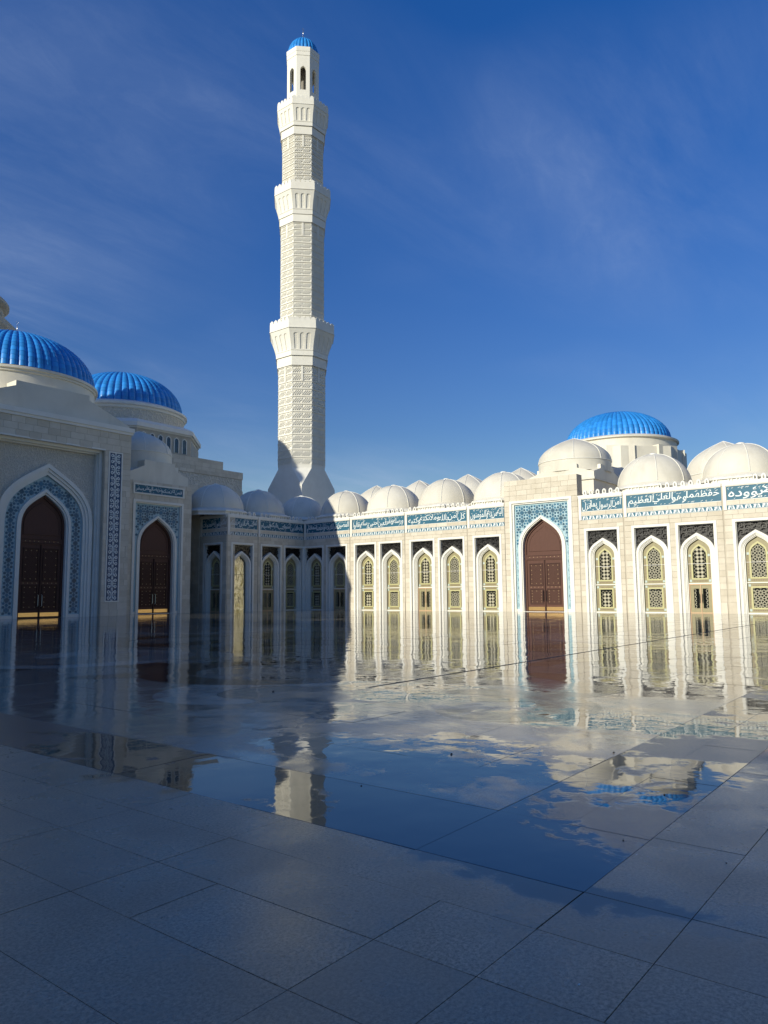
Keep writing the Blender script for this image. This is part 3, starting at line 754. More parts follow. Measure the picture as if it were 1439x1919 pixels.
def star_tiles(region, x0, x1, z0, z1, p, y=-.014):
    """teal pieces of a star-and-polygon tiling; the pale ground shows as lines and stars"""
    mb = MB(); nx = int((x1-x0)/p)+2; nz = int((z1-z0)/p)+2; xc = (x0+x1)/2
    def poly(cx_, cz, r, n, ph=0, sx=1, sz=1):
        q = [(cx_+r*sx*cos(ph+2*pi*k/n), cz+r*sz*sin(ph+2*pi*k/n)) for k in range(n)]
        if all(region(*v) for v in q): mb.plate(q, (), y, y+.016)
    for i in range(-nx, nx+1):
        for j in range(-1, nz+1):
            cx_, cz = xc+i*p, z1-(j+.5)*p
            for a in (1, 3, 5, 7):
                poly(cx_+.25*p*cos(a*pi/4)*1.05, cz+.25*p*sin(a*pi/4)*1.05, .15*p, 6, a*pi/4)
            poly(cx_+.5*p, cz+.5*p, .235*p, 8, pi/8)
            poly(cx_+.5*p, cz, .20*p, 6, pi/2, .68, 1.0); poly(cx_, cz+.5*p, .20*p, 6, 0, 1.0, .68)
            for k in range(4):
                an = k*pi/2
                poly(cx_+.335*p*cos(an), cz+.335*p*sin(an), .055*p, 3, an+pi)
                for s_ in (-1, 1):
                    poly(cx_+.43*p*cos(an)+s_*.25*p*-sin(an), cz+.43*p*sin(an)+s_*.25*p*cos(an), .062*p, 4, an)
            for a in (1, 3, 5, 7):
                poly(cx_+.40*p*cos(a*pi/4)*1.03, cz+.40*p*sin(a*pi/4)*1.03, .048*p, 3, a*pi/4)
    return mb

# ================================================================== SETTING: courtyard floor
def sheet(name, mb, material, parent=None, kind='structure'):
    o = part(name, mb, material, parent)
    if kind: o['kind'] = kind
    return o
XB0, XB1, YB0, YB1 = 51.87, 52.92, 52.77, 53.885       # the dark border strip (L shaped, corner near the camera)
u_ = .5555
ground = MB().box(-900, 900, -900, 900, -.30, -.20)
sheet('ground', ground, simple('far_ground', (.16, .15, .13), .9))
bed = sheet('courtyard_floor', MB().box(30, 74, 28, 72, -.06, -.015), M_JOINT)
far = MB()
for (a, b_, c, d) in ((-2, 30, -8, 72), (30, 74, -8, 28), (-2, 30, 72, 100), (30, 74, 72, 100)): far.box(a, b_, c, d, -.06, 0)
fs_ = sheet('distant_paving', far, G_FAR, bed)
slabs = []                                            # (x0,x1,y0,y1,material key)
def near_joints(row):
    t = {0: [51.65, 52.77, 53.885, 54.44], 1: [51.65, 53.33, 53.885, 54.44], 2: [51.65, 52.21, 53.33, 53.885], 3: [51.65, 53.33, 54.44]}.get(row)
    j = list(t) if t else [51.65+u_*random.choice((0, 1)), 53.33]
    while j[-1] < 71: j.append(j[-1]+u_*random.choice((2, 2, 2, 3, 1)))
    while j[0] > 28: j.insert(0, j[0]-u_*random.choice((2, 2, 2, 3, 1)))
    return j
r = 0; x = XB1
while x < 73.5:                                       # rows parallel to Y beyond the border
    j = near_joints(r)
    for a, c in zip(j[:-1], j[1:]): slabs.append((x, x+u_, a, c, 'o'))
    x += u_; r += 1
y = YB1; r = 0
while y < 72:                                       # field on the far side of the border's other arm
    x = XB1
    while x > 30:
        w = u_*random.choice((2, 2, 3)); slabs.append((x-w, x, y, y+u_, 'o')); x -= w
    y += u_; r += 1
y = YB1
while y > 28:                                         # dark arm along Y
    slabs.append((XB0, XB1, y-u_*2 if y == YB1 else y-u_*3, y, 'd')); y -= u_*2 if y == YB1 else u_*3
x = XB0
while x > 30:                                         # dark arm along X
    slabs.append((x-u_*3, x, (YB0+YB1)/2, YB1, 'd')); slabs.append((x-u_*3, x, YB0, (YB0+YB1)/2, 'd')); x -= u_*3
x = XB0; r = 0
while x > 30:                                         # inner field
    y = YB0-(r % 2)*u_*1.5
    if r % 2: slabs.append((x-u_*2, x, y, YB0, 'i'))
    while y > 28:
        slabs.append((x-u_*2, x, y-u_*3, y, 'i')); y -= u_*3
    x -= u_*2; r += 1
MATK = {'o': G_OUT, 'd': G_DARK, 'i': G_IN}
def proj(p):
    d = Vector(p)-CAM; z = d.dot(F)
    return None if z < .3 else (719.5+1390.5*d.dot(Rv)/z, 959.5-1390.5*d.dot(Uv)/z)
def vis_rank(s):
    c = ((s[0]+s[1])/2, (s[2]+s[3])/2, 0); q = proj(c)
    ins = q and -150 < q[0] < 1590 and q[1] < 2100
    return (0 if ins else 1, (Vector(c)-CAM).length)
slabs = [(max(a, 30), b_, max(c, 28), d, k) for a, b_, c, d, k in slabs if b_ > 30.05 and d > 28.05]
slabs.sort(key=vis_rank)
g = .0019
for i, (x0, x1, y0, y1, k) in enumerate(slabs[:290]):
    key = ('slab', round(x1-x0, 2), round(y1-y0, 2), k)
    def mk():
        w, h, bv = x1-x0-2*g, y1-y0-2*g, .001
        mb = MB(); vs = [(0, 0, -.014), (w, 0, -.014), (w, h, -.014), (0, h, -.014), (0, 0, -bv), (w, 0, -bv), (w, h, -bv), (0, h, -bv), (bv, bv, 0), (w-bv, bv, 0), (w-bv, h-bv, 0), (bv, h-bv, 0)]
        return mb.add(vs, [(0, 1, 5, 4), (1, 2, 6, 5), (2, 3, 7, 6), (3, 0, 4, 7), (4, 5, 9, 8), (5, 6, 10, 9), (6, 7, 11, 10), (7, 4, 8, 11), (8, 9, 10, 11)]).mesh('paving_slab')
    part('paving_slab', cached(key, mk), MATK[k], bed, (x0+g, y0+g, 0)).rotation_euler = (random.gauss(0, .0008), random.gauss(0, .0008), 0)
for k in 'odi':
    mb = MB()
    for (x0, x1, y0, y1, kk) in slabs[290:]:
        if kk == k: mb.box(x0+g, x1-g, y0+g, y1-g, -.014, 0)
    if mb.v: part('further_paving', mb, MATK[k], bed, kind='stuff')
# scroll-shaped inlays of the medallion
def inlay(pts, w, m_, z=.004):
    mb = MB(); n = len(pts); vs = []; fs = []
    for i, p in enumerate(pts):
        a = pts[max(i-1, 0)]; c = pts[min(i+1, n-1)]; dx, dy = c[0]-a[0], c[1]-a[1]; l = sqrt(dx*dx+dy*dy) or 1
        ww = w[i] if isinstance(w, list) else w; nx, ny = -dy/l*ww/2, dx/l*ww/2
        vs += [(p[0]+nx, p[1]+ny, z), (p[0]-nx, p[1]-ny, z)]
    for i in range(n-1): fs.append((2*i+1, 2*i+3, 2*i+2, 2*i))
    part('floor_inlay', mb.add(vs, fs), m_, bed)
rnd = random.Random(11)
zi = [0.0006]
def curl(cx_, cy_, r, turns, a0, sg, w, m_):
    n = 30; zi[0] += .00005
    pts = [(cx_+r*(1-.75*i/n)*cos(a0+sg*turns*2*pi*i/n), cy_+r*(1-.75*i/n)*sin(a0+sg*turns*2*pi*i/n)) for i in range(n+1)]
    inlay(pts, [w*(.55+.65*sin(pi*i/n)) for i in range(n+1)], m_, zi[0])
for (cx_, cy_, r, tn, a0, sg, w, k) in ((48.6, 46.5, 2.3, .8, 2.0, 1, .9, 0), (47.6, 50.1, 1.8, .8, 4.4, -1, .75, 1), (44.8, 48.6, 2.4, .85, .4, 1, 1.0, 1), (45.5, 43.4, 2.8, .85, 1.2, -1, 1.1, 1),
        (41.0, 45.3, 3.0, .9, 3.2, 1, 1.2, 0), (40.8, 50.0, 2.2, .8, 5.2, -1, .9, 1), (48.2, 41.0, 2.6, .8, 5.6, -1, 1.0, 1), (46.0, 37.0, 3.0, .9, 0.2, 1, 1.2, 0), (41.0, 39.4, 3.2, .8, 2.2, 1, 1.3, 1),
        (36.0, 41.0, 3.4, .9, 4.0, -1, 1.4, 0), (37.0, 47.0, 3.0, .8, 1.0, 1, 1.2, 1), (40.6, 33.6, 3.5, .85, 3.5, 1, 1.4, 1), (34.0, 35.5, 3.8, .9, .8, -1, 1.5, 1), (29.0, 40.0, 4.0, .9, 2.8, 1, 1.6, 1),
        (29.5, 31.5, 4.0, .9, 5.0, 1, 1.6, 0), (24.0, 36.0, 4.2, .8, 1.4, -1, 1.7, 1), (23.0, 27.0, 4.4, .85, 3.8, 1, 1.7, 0), (34.5, 28.0, 3.8, .8, 5.4, 1, 1.5, 0), (30.5, 46.0, 3.4, .8, .3, -1, 1.4, 0),
        (20.0, 43.0, 4.2, .8, 2.0, 1, 1.7, 0), (28.0, 21.5, 4.0, .8, .6, 1, 1.6, 1), (17.0, 19.0, 4.2, .85, 4.2, -1, 1.7, 1), (36.5, 20.5, 4.0, .8, 2.6, 1, 1.6, 1), (14.0, 31.0, 4.2, .8, 1.0, 1, 1.7, 1)):
    curl(cx_, cy_, r, tn, a0, sg, w, (G_LITE, G_MID)[k])
part('drain_joint', MB().box(3.7, 46.8, 47.35, 47.39, .003, .0055), M_JOINT, bed)

# ================================================================== RIGHT ARCADE WINGS
FR = Fr(0, 0, pi/2)
G1 = 'arcade wings round the courtyard'
wingR = thing('arcade_wing', 'long cream arcade between the shaded courtyard corner and the red-brown door, its wall sunlit', 'arcade', (0, 12, 0), G1)
build_bay(wingR, FR, .0, 6.50, [(1.47, 'A'), (4.73, 'Bd')], 'المصير غفرانك ربنا وأطعنا سمعنا و', seed=1)
build_bay(wingR, FR, 6.50, 13.42, [(8.50, 'A'), (11.72, 'B')], 'ورسله لا نفرق بين أحد من رسله وقالوا', seed=2)
build_bay(wingR, FR, 13.42, 20.40, [(15.45, 'Ad'), (18.70, 'B')], 'كل آمن بالله وملائكته وكتبه', seed=3)
build_bay(wingR, FR, 20.40, 24.23, [(22.45, 'A')], 'إليه من ربه والمؤمنون', seed=4)
part('roof', MB().box(0, 24.23, 1.0, 14, 9.0, 9.25), M_WALL, wingR, FR.at(), FR.rot)
part('rear_wall', MB().box(-17, 24.23, 14, 14.5, 0, 9.6), M_WALL, wingR, FR.at(), FR.rot)
for yy in (3.28, 9.75, 16.2, 22.5): round_dome(wingR, -3.2, yy)
for yy in (.43, 6.72, 13.25, 19.69): pointed_dome(wingR, -12, yy, 9.2, 3.0, 11.3, 14.52)
flush_blocks(wingR, lambda c: c.y > 13.4, 290)

wingQ = thing('arcade_wing', 'sunlit cream arcade right of the red-brown door, running out of the picture', 'arcade', (0, 50, 0), G1)
build_bay(wingQ, FR, 30.97, 34.67, [(32.90, 'A')], 'آمن الرسول بما أنزل', seed=5)
build_bay(wingQ, FR, 34.67, 41.95, [(36.75, 'B'), (40.05, 'Ad')], 'حفظهما وهو العلي العظيم', seed=6)
build_bay(wingQ, FR, 41.95, 49.0, [(44.02, 'B'), (47.25, 'A')], 'والأرض ولا يؤوده', seed=7)
build_bay(wingQ, FR, 49.0, 56.0, [(50.9, 'A'), (54.2, 'B')], None)
build_bay(wingQ, FR, 56.0, 63.0, [(57.9, 'A'), (61.2, 'B')], None)
part('wall', MB().box(63.0, 74, .0, 1.0, 0, 9.7), M_WALL, wingQ, FR.at(), FR.rot)
part('roof', MB().box(30.97, 74, 1.0, 14, 9.0, 9.25), M_WALL, wingQ, FR.at(), FR.rot)
part('rear_wall', MB().box(30.97, 74, 14, 14.5, 0, 9.6), M_WALL, wingQ, FR.at(), FR.rot)
for yy in (36.18, 42.73, 49.25, 55.8): round_dome(wingQ, -3.2, yy)
for yy in (39.46, 46.2, 52.8): pointed_dome(wingQ, -12, yy, 9.2, 3.15, 11.6, 14.66)
flush_blocks(wingQ, lambda c: c.y < 47, 290)

# ================================================================== PORTALS
def attic(th, cx, cy, half, notch, z0, z1, zs, zn, name='attic'):
    """square attic whose four faces share one stepped gable profile"""
    prof = [(-half, z0), (half, z0), (half, z1), (notch+.02, zs), (notch, zn), (-notch, zn), (-notch-.02, zs), (-half, z1)]
    m1 = MB().plate(prof, (), -half, half, back=True)
    part(name, m1, M_DOME, th, (cx, cy, 0), 0)
    k = .994
    m2 = MB().plate([(q[0]*k, q[1]-.004) for q in prof], (), -half*k, half*k, back=True)
    part(name, m2, M_DOME, th, (cx, cy, 0), pi/2)
def portal_face(th, fr, xc, half_out, ztop, frame_h, frame_z, tile_h, tile_z, da, ds, dt, wt, depth=.42, cell=.71, text=None, ty=0.0):
    """stone screen with a white frame, a star tiled panel and an arched door"""
    F2 = Fr(*fr.at(xc, 0, 0)[:2], fr.rot); at = F2.at
    part('screen_wall', MB().plate([(-half_out, 0), (-frame_h+.02, 0), (-frame_h+.02, frame_z-.02), (frame_h-.02, frame_z-.02), (frame_h-.02, 0), (half_out, 0), (half_out, ztop), (-half_out, ztop)], (), .02, .98, back=True), M_WALL, th, at(), fr.rot)
    part('plinth', MB().box(-half_out-.02, -frame_h-.01, -.05, .1, 0, .78), M_BLOCK, th, at(), fr.rot); part('plinth', MB().box(frame_h+.01, half_out+.02, -.05, .1, 0, .78), M_BLOCK, th, at(), fr.rot)
    clad(th, F2, -half_out, -frame_h, .79, frame_z); clad(th, F2, frame_h, half_out, .79, frame_z)
    clad(th, F2, -half_out, half_out, frame_z+.01, ztop)
    fm = MB(); fh, fz, th_, tz = frame_h, frame_z, tile_h, tile_z
    fm.plate([(-fh, 0), (-fh+.22, 0), (-fh+.22, fz-.22), (fh-.22, fz-.22), (fh-.22, 0), (fh, 0), (fh, fz), (-fh, fz)], (), -.08, .45)
    fm.plate([(-fh+.22, 0), (-th_, 0), (-th_, tz), (th_, tz), (th_, 0), (fh-.22, 0), (fh-.22, fz-.22), (-fh+.22, fz-.22)], (), .04, .45)
    part('portal_frame', fm, M_TRIM, th, at(), fr.rot)
    wa = da+.34
    tp = MB().plate([(-th_, 0), (th_, 0), (th_, tz), (-th_, tz)], (), 0, .04)
    tp = MB(); o = [(-th_, .2), (-wa+.05, .2)]+arch(wa-.05, ds, wt-.03, 10)[::-1]+[(wa-.05, .2), (th_, .2), (th_, tz), (-th_, tz)]
    tp.plate(o, (), .17, .25)
    tpo = part('tile_panel', tp, M_GROUT, th, at(), fr.rot)
    reg = lambda x_, z_: abs(x_) < th_-.02 and .25 < z_ < tz-.02 and not inside_arch(x_, z_, wa+.02, ds, wt+.05)
    part('teal_tiles', star_tiles(reg, -th_, th_, .25, tz, cell, .155), M_TILE, tpo, kind='stuff')
    for q in ((-th_, -wa+.03), (wa-.03, th_)): part('tile_plinth', MB().box(q[0], q[1], .12, .3, 0, .22), M_TRIM, th, at(), fr.rot)
    bm_ = MB(); arch_band(bm_, wa, da+.10, ds, wt, dt+.10, .06, .40); arch_band(bm_, da+.10, da, ds, dt+.10, dt, .14, .62)
    part('door_arch', bm_, M_TRIM, th, at(), fr.rot)
    build_door(th, F2, 0, .46, da+.02, ds, dt+.02)
    part('threshold', MB().box(-da-.1, da+.1, .1, .7, 0, .02), M_TRIM, th, at(), fr.rot)

# right portal
portR = thing('entrance_portal', 'sunlit portal with the red-brown arched door set in a teal star-tiled frame', 'portal', (0, 27.6, 0), 'portals of the courtyard')
portal_face(portR, FR, 27.62, 3.36, 11.22, 2.86, 9.44, 2.47, 9.1, 1.80, 5.35, 7.78, 8.06)
part('tower', MB().box(24.85, 30.75, 4.05, 9.9, 0, 11.3).box(24.7, 30.9, 3.9, 10.0, 11.3, 11.5).box(24.3, 30.9, 1.0, 4.0, 0, 9.35), M_DOME, portR, FR.at(), FR.rot)
attic(portR, -7.0, 27.8, 3.05, 1.50, 11.5, 11.98, 12.42, 12.80)
pointed_dome(portR, -7.1, 27.75, 12.3, 3.25, 13.35, 15.72)
flush_blocks(portR, lambda c: True, 290)

# round hall with blue dome behind the right portal
rot_ = thing('domed_hall', 'round hall with a blue ribbed dome rising behind the sunlit portal on the right', 'domed hall', (-18.6, 27.6, 0), 'blue domed halls')
BX, BY = -18.6, 27.6
part('lower_block', MB().box(-7.6, 7.6, -7.6, 7.6, 0, 11.6), M_DOME, rot_, (BX, BY, 0))
part('octagonal_base', MB().frustum(8, 0, [(11.6, 7.4), (12.2, 7.4), (13.4, 6.6), (13.4, 6.15), (15.6, 6.15)]), M_DOME, rot_, (BX, BY, 0))
part('drum', MB().lathe([(5.75, 12), (5.75, 16.5), (5.98, 16.6), (5.98, 16.75), (5.5, 16.95), (5.2, 17.0)], 72), M_DOME, rot_, (BX, BY, 0), smooth=30)
bt = MB()
for k in range(8): 
    a = k*pi/4+pi/8
    for q in ((-1.3, 1.3),):
        part('buttress', MB().box(5.3, 6.35, q[0], q[1], 13.0, 15.75), M_DOME, rot_, (BX, BY, 0), a)
blue_dome(rot_, BX, BY, 5.15, 3.35, 16.95, 60, 15, 0, 'R')

# ================================================================== LEFT ARCADE WING
FL = Fr(0, 0, pi)
wingL = thing('arcade_wing', 'short shaded arcade with six dark pointed windows left of the minaret corner', 'arcade', (5, -3, 0), G1)
build_bay(wingL, FL, -6.57, 0.0, [(-4.72, 'Ad'), (-1.50, 'B')], 'يا أيها الذين آمنوا كتب عليكم الصيام', seed=8)
build_bay(wingL, FL, -10.47, -6.57, [(-8.50, 'D')], 'كما كتب على الذين من قبلكم', seed=9)
FRT = Fr(10.47, 0, pi/2)
build_bay(wingL, FRT, -4.05, 0.0, [(-2.05, 'Bd')], 'لعلكم تتقون أياما معدودات', seed=10)
part('pier', MB().box(-9.0, -4.06, -.04, 3.0, 0, 11.75), M_WALL, wingL, FRT.at(), FRT.rot)
clad(wingL, FRT, -9.0, -4.06, 0, 11.7, y=-.05)
part('roof', MB().box(-10.4, 14, 1.0, 14, 9.0, 9.25), M_WALL, wingL, FL.at(), FL.rot)
round_dome(wingL, 9.3, -3.2); round_dome(wingL, 3.6, -3.2); round_dome(wingL, -2.9, -3.2, R=2.7)
flush_blocks(wingL, lambda c: c.x > 6, 200)

# ================================================================== SIDE PORTAL (second door from the left)
FS = Fr(0, -2.0, pi)
port2 = thing('entrance_portal', 'shaded smaller portal with dark door under an inscription, right of the great portal', 'portal', (16.75, -2.0, 0), 'portals of the courtyard')
portal_face(port2, FS, -16.75, 3.62, 11.85, 2.68, 10.16, 2.36, 9.84, 1.76, 6.1, 8.55, 8.85)
F2 = Fr(16.75, -2.0, pi)
fmp = MB().plate([(-2.72, 10.65), (2.72, 10.65), (2.72, 11.60), (-2.72, 11.60)], [[(-2.55, 10.78), (2.55, 10.78), (2.55, 11.47), (-2.55, 11.47)]], -.09, .02)
part('inscription_frame', fmp, M_TRIM, port2, F2.at(), pi)
ip = part('inscription_panel', MB().box(-2.55, 2.55, -.03, .0, 10.78, 11.47), M_TEAL, port2, F2.at(), pi)
part('lettering', text_mesh('فمن كان منكم مريضا أو على سفر', 4.9, .63, .022, 12, 21), M_LET, ip, (0, -.03, 11.125))
part('body', MB().box(13.2, 20.3, -14, -3.0, 0, 11.8), M_WALL, port2)
part('body', MB().box(10.5, 13.2, -14, -7.5, 0, 11.6), M_WALL, port2)
attic(port2, 16.55, -5.4, 3.15, 1.62, 11.85, 12.62, 13.3, 13.86)
pointed_dome(port2, 16.45, -5.9, 12.3, 3.08, 14.9, 17.25)
flush_blocks(port2, lambda c: True, 290)

# ================================================================== GREAT PORTAL (left edge)
FG = Fr(28.35, 1.0, pi); CXG = 28.35
portG = thing('great_portal', 'tall shaded great portal at the left edge with a blue ribbed dome on top', 'portal', (CXG, 1.0, 0))
at = FG.at
HO, ZC = 6.65, 14.6
part('screen_wall', MB().plate([(-HO, 0), (-4.25, 0), (-4.25, 13.5), (4.25, 13.5), (4.25, 0), (HO, 0), (HO, 15.0), (-HO, 15.0)], (), .02, 1.6, back=True), M_WALL, portG, at(), pi)
for sx in (-1, 1):
    a, c = sorted((sx*4.30, sx*HO)); i0, i1 = sorted((sx*4.73, sx*5.78))
    clad(portG, FG, a, min(i0-.12, c), 1.11, 13.42) if sx > 0 else clad(portG, FG, a, i0-.12, 1.11, 13.42)
    clad(portG, FG, i1+.12, c, 1.11, 13.42); clad(portG, FG, a, c, 0.0, 1.10)
    fmr = MB().plate([(i0-.11, 1.12), (i1+.11, 1.12), (i1+.11, 13.41), (i0-.11, 13.41)], [[(i0, 1.23), (i1, 1.23), (i1, 13.3), (i0, 13.3)]], -.05, .03)
    part('strip_frame', fmr, M_TRIM, portG, at(), pi)
    sp = part('ornament_strip', MB().box(i0, i1, .0, .02, 1.23, 13.3), M_NAVY, portG, at(), pi)
    def scroll():
        mb = MB(); h = .928; w = .5
        for mx in (-1, 1):
            for mz in (-1, 1):
                pts = [(mx*.07, mz*.06), (mx*.10, mz*.20), (mx*.24, mz*.33)]+[(mx*(.27+.135*(1-.8*i/14)*sin(.0+i*.42)), mz*(.22+.145*(1-.8*i/14)*cos(i*.42))) for i in range(15)]
                mb.ribbon(pts, .062, -.03, 0)
            mb.ribbon([(mx*.03, 0), (mx*.36, .0)], .05, -.03, 0)
            mb.ribbon([(mx*.07, -.44), (mx*.05, -.2), (mx*.03, 0), (mx*.05, .2), (mx*.07, .44)], .03, -.03, 0)
        mb.plate([(-.1, -.45), (0, -.36), (.1, -.45)], (), -.03, 0); mb.plate([(-.1, .45), (0, .36), (.1, .45)][::-1], (), -.03, 0)
        return mb.mesh('scroll_ornament')
    for k in range(13):
        part('scroll_ornament', cached('scr', scroll), M_LET, sp, ((i0+i1)/2, .0, 1.23+.464+.9285*k))
clad(portG, FG, -HO, HO, 13.44, 15.0, .45, .7, 1.2)
part('cornice', MB().box(-HO-.12, HO+.12, -.10, 1.7, 15.0, 15.22).box(-HO-.2, HO+.2, -.18, 1.7, 15.22, 15.6), M_TRIM, portG, at(), pi)
# recess
nf = MB()
nf.plate([(-4.30, 0), (-4.02, 0), (-4.02, 13.18), (4.02, 13.18), (4.02, 0), (4.30, 0), (4.30, 13.44), (-4.30, 13.44)], (), .35, 1.0)
nf.plate([(-4.02, 0), (-3.90, 0), (-3.90, 13.05), (3.90, 13.05), (3.90, 0), (4.02, 0), (4.02, 13.18), (-4.02, 13.18)], (), .6, 1.1)
nf.box(-4.32, 4.32, -.02, .4, 13.40, 13.52)
part('recess_molding', nf, M_TRIM, portG, at(), pi)
TA, TS, TT = 3.08, 7.2, 10.98
pn = MB(); pn.plate([(-3.9, 0), (-TA-.3, 0)]+arch(TA+.3, TS, TT+.42, 12)[::-1]+[(TA+.3, 0), (3.9, 0), (3.9, 13.05), (-3.9, 13.05)], (), .85, 1.0)
part('carved_panel', pn, M_RELIEF, portG, at(), pi)
am = MB(); arch_band(am, TA+.70, TA+.42, TS, TT+.86, TT+.52, .66, 1.0, n=12); arch_band(am, TA+.42, TA+.22, TS, TT+.52, TT+.28, .76, 1.05, n=12); arch_band(am, TA+.22, TA, TS, TT+.28, TT, .86, 1.2, n=12)
part('pointed_arch', am, M_TRIM, portG, at(), pi)
da, ds, dt = 1.78, 6.9, 9.45
tp = MB(); o1 = arch(TA, TS, TT, 12, .22); i1_ = arch(da+.30, ds, dt+.34, 12, .22); tp.plate(o1+i1_[::-1], (), 1.04, 1.12)
tpo = part('tile_panel', tp, M_GROUT, portG, at(), pi)
reg = lambda x_, z_: inside_arch(x_, z_, TA-.03, TS, TT-.04) and z_ > .27 and not inside_arch(x_, z_, da+.38, ds, dt+.42)
part('teal_tiles', star_tiles(reg, -TA, TA, .25, TT, .74, 1.022), M_TILE, tpo, kind='stuff')
for q in ((-TA, -da-.3), (da+.3, TA)): part('tile_plinth', MB().box(q[0], q[1], .98, 1.15, 0, .22), M_TRIM, portG, at(), pi)
bm_ = MB(); arch_band(bm_, da+.36, da+.14, ds, dt+.40, dt+.16, .92, 1.3, n=12); arch_band(bm_, da+.14, da, ds, dt+.16, dt, 1.02, 1.5, n=12)
part('door_arch', bm_, M_TRIM, portG, at(), pi)
build_door(portG, FG, 0, 1.28, da+.02, ds, dt+.02)
# body, attic, drum and dome
part('body', MB().box(-HO+.02, HO-.02, 1.6, 22, 0, 15.0), M_WALL, portG, at(), pi)
part('attic', MB().plate([(-HO, 15.6), (HO, 15.6), (HO, 15.85), (2.95, 17.35), (2.95, 17.75), (-2.95, 17.75), (-2.95, 17.35), (-HO, 15.85)], (), .35, 14.2, back=True), M_DOME, portG, at(), pi)
part('attic', MB().plate([(-HO, 15.6), (HO, 15.6), (HO, 15.85), (2.95, 17.2), (2.95, 17.6), (-2.95, 17.6), (-2.95, 17.2), (-HO, 15.85)], (), -6.55, 6.55, back=True), M_DOME, portG, (CXG, -6.2, 0), pi/2)
part('drum', MB().lathe([(6.3, 15.7), (6.3, 18.75), (6.42, 18.8), (6.42, 18.95), (6.55, 19.0), (6.55, 19.2), (6.2, 19.3), (6.0, 19.35)], 84), M_DOME, portG, (28.2, -6.3, 0), smooth=30)
blue_dome(portG, 28.2, -6.3, 6.15, 4.3, 19.3, 62, 16, .78, 'G')
flush_blocks(portG, lambda c: c.x < 26, 290)

# ================================================================== PRAYER HALL
hall = thing('prayer_hall', 'large grey stone prayer hall with blue dome over arched windows, left of the minaret', 'mosque', (10, -30, 0))
FH = Fr(0, -15.0, pi)
part('wall', MB().box(-75, 4.44, 0, 42, 0, 14.45).box(-75, 4.36, .1, 42, 14.45, 15.90).box(-75, 4.44, 0, 42, 15.90, 16.78), M_WALL, hall, FH.at(), pi)
part('upper_storey', MB().box(-75, 1.30, .02, 38, 16.78, 17.75), M_WALL, hall, FH.at(), pi)
part('carved_frieze', MB().box(-45, 4.38, .06, .12, 14.47, 15.88), M_RELIEF2, hall, FH.at(), pi)
clad(hall, FH, -22, 4.44, 9.5, 14.44, .5, .7, 1.2); clad(hall, FH, -22, 4.44, 15.91, 16.77, .43, .7, 1.2); clad(hall, FH, -22, 1.30, 16.80, 17.75, .47, .7, 1.2, y=.03)
DX, DY, AP = 5.1, -27.0, 9.0
part('octagonal_storey', MB().frustum(8, 0, [(17.7, AP), (20.9, AP)]), M_WALL, hall, (DX, DY, 0))
part('octagonal_cornice', MB().frustum(8, 0, [(20.75, AP+.08), (20.95, AP+.14), (20.95, AP+.32), (21.45, AP+.32), (21.65, AP+.0), (22.1, 8.0)]), M_TRIM, hall, (DX, DY, 0))
fw = AP*.828
for k in range(8):
    ph = k*pi/4; fr = Fr(DX+AP*cos(ph), DY+AP*sin(ph), ph+pi/2)
    for i in range(6):
        xx = (i-2.5)*fw/6.6
        def wn():
            return MB().plate(arch(.27, 2.0, 2.3, 5, .55), (), -.02, .02).mesh('window')
        w = part('window', cached('hw', wn), M_GLASS, hall, fr.at(xx, 0, 18.05), fr.rot)
        part('window_surround', cached('hws', lambda: arch_band(MB(), .37, .27, 2.0, 2.42, 2.3, -.10, .02, .5, 5).mesh('window_surround')), M_TRIM, w)
clad_th = None
part('drum', MB().lathe([(8.0, 21.6), (7.55, 21.9), (7.55, 23.55)], 84), M_RELIEF2, hall, (DX, DY, 0), smooth=30)
part('drum_cornice', MB().lathe([(7.5, 23.45), (7.7, 23.55), (7.7, 23.8), (7.95, 23.9), (7.95, 24.15), (7.65, 24.3), (7.3, 24.5), (6.9, 24.6)], 84), M_TRIM, hall, (DX, DY, 0), smooth=25)
blue_dome(hall, DX, DY, 7.1, 5.0, 24.5, 54, 16, 0, 'H')
flush_blocks(hall, lambda c: True, 290)

# tall domed tower behind the great portal, mostly left of the picture
cen = thing('domed_tower', 'edge of a tall grey domed tower rising behind the great portal at the far left', 'dome', (28.35, -21, 0))
CX2, CY2 = 28.35, -20.3
part('tower_wall', MB().frustum(8, 0, [(15.0, 5.4), (27.6, 5.4)]), M_WALL, cen, (CX2, CY2, 0))
part('lower_cornice', MB().frustum(8, 0, [(27.4, 5.4), (27.7, 5.6), (28.3, 5.6), (28.5, 5.2), (28.9, 4.9)]), M_WALL, cen, (CX2, CY2, 0))
part('drum', MB().lathe([(4.7, 28.2), (4.7, 29.0), (4.85, 29.1), (4.85, 29.35), (4.72, 29.4), (4.72, 29.8), (5.0, 29.9), (5.25, 30.1), (5.25, 30.35), (5.05, 30.6), (4.7, 30.8)], 72), M_WALL, cen, (CX2, CY2, 0), smooth=25)
blue_dome(cen, CX2, CY2, 4.05, 4.9, 30.7, 46, 15, 0, 'C')

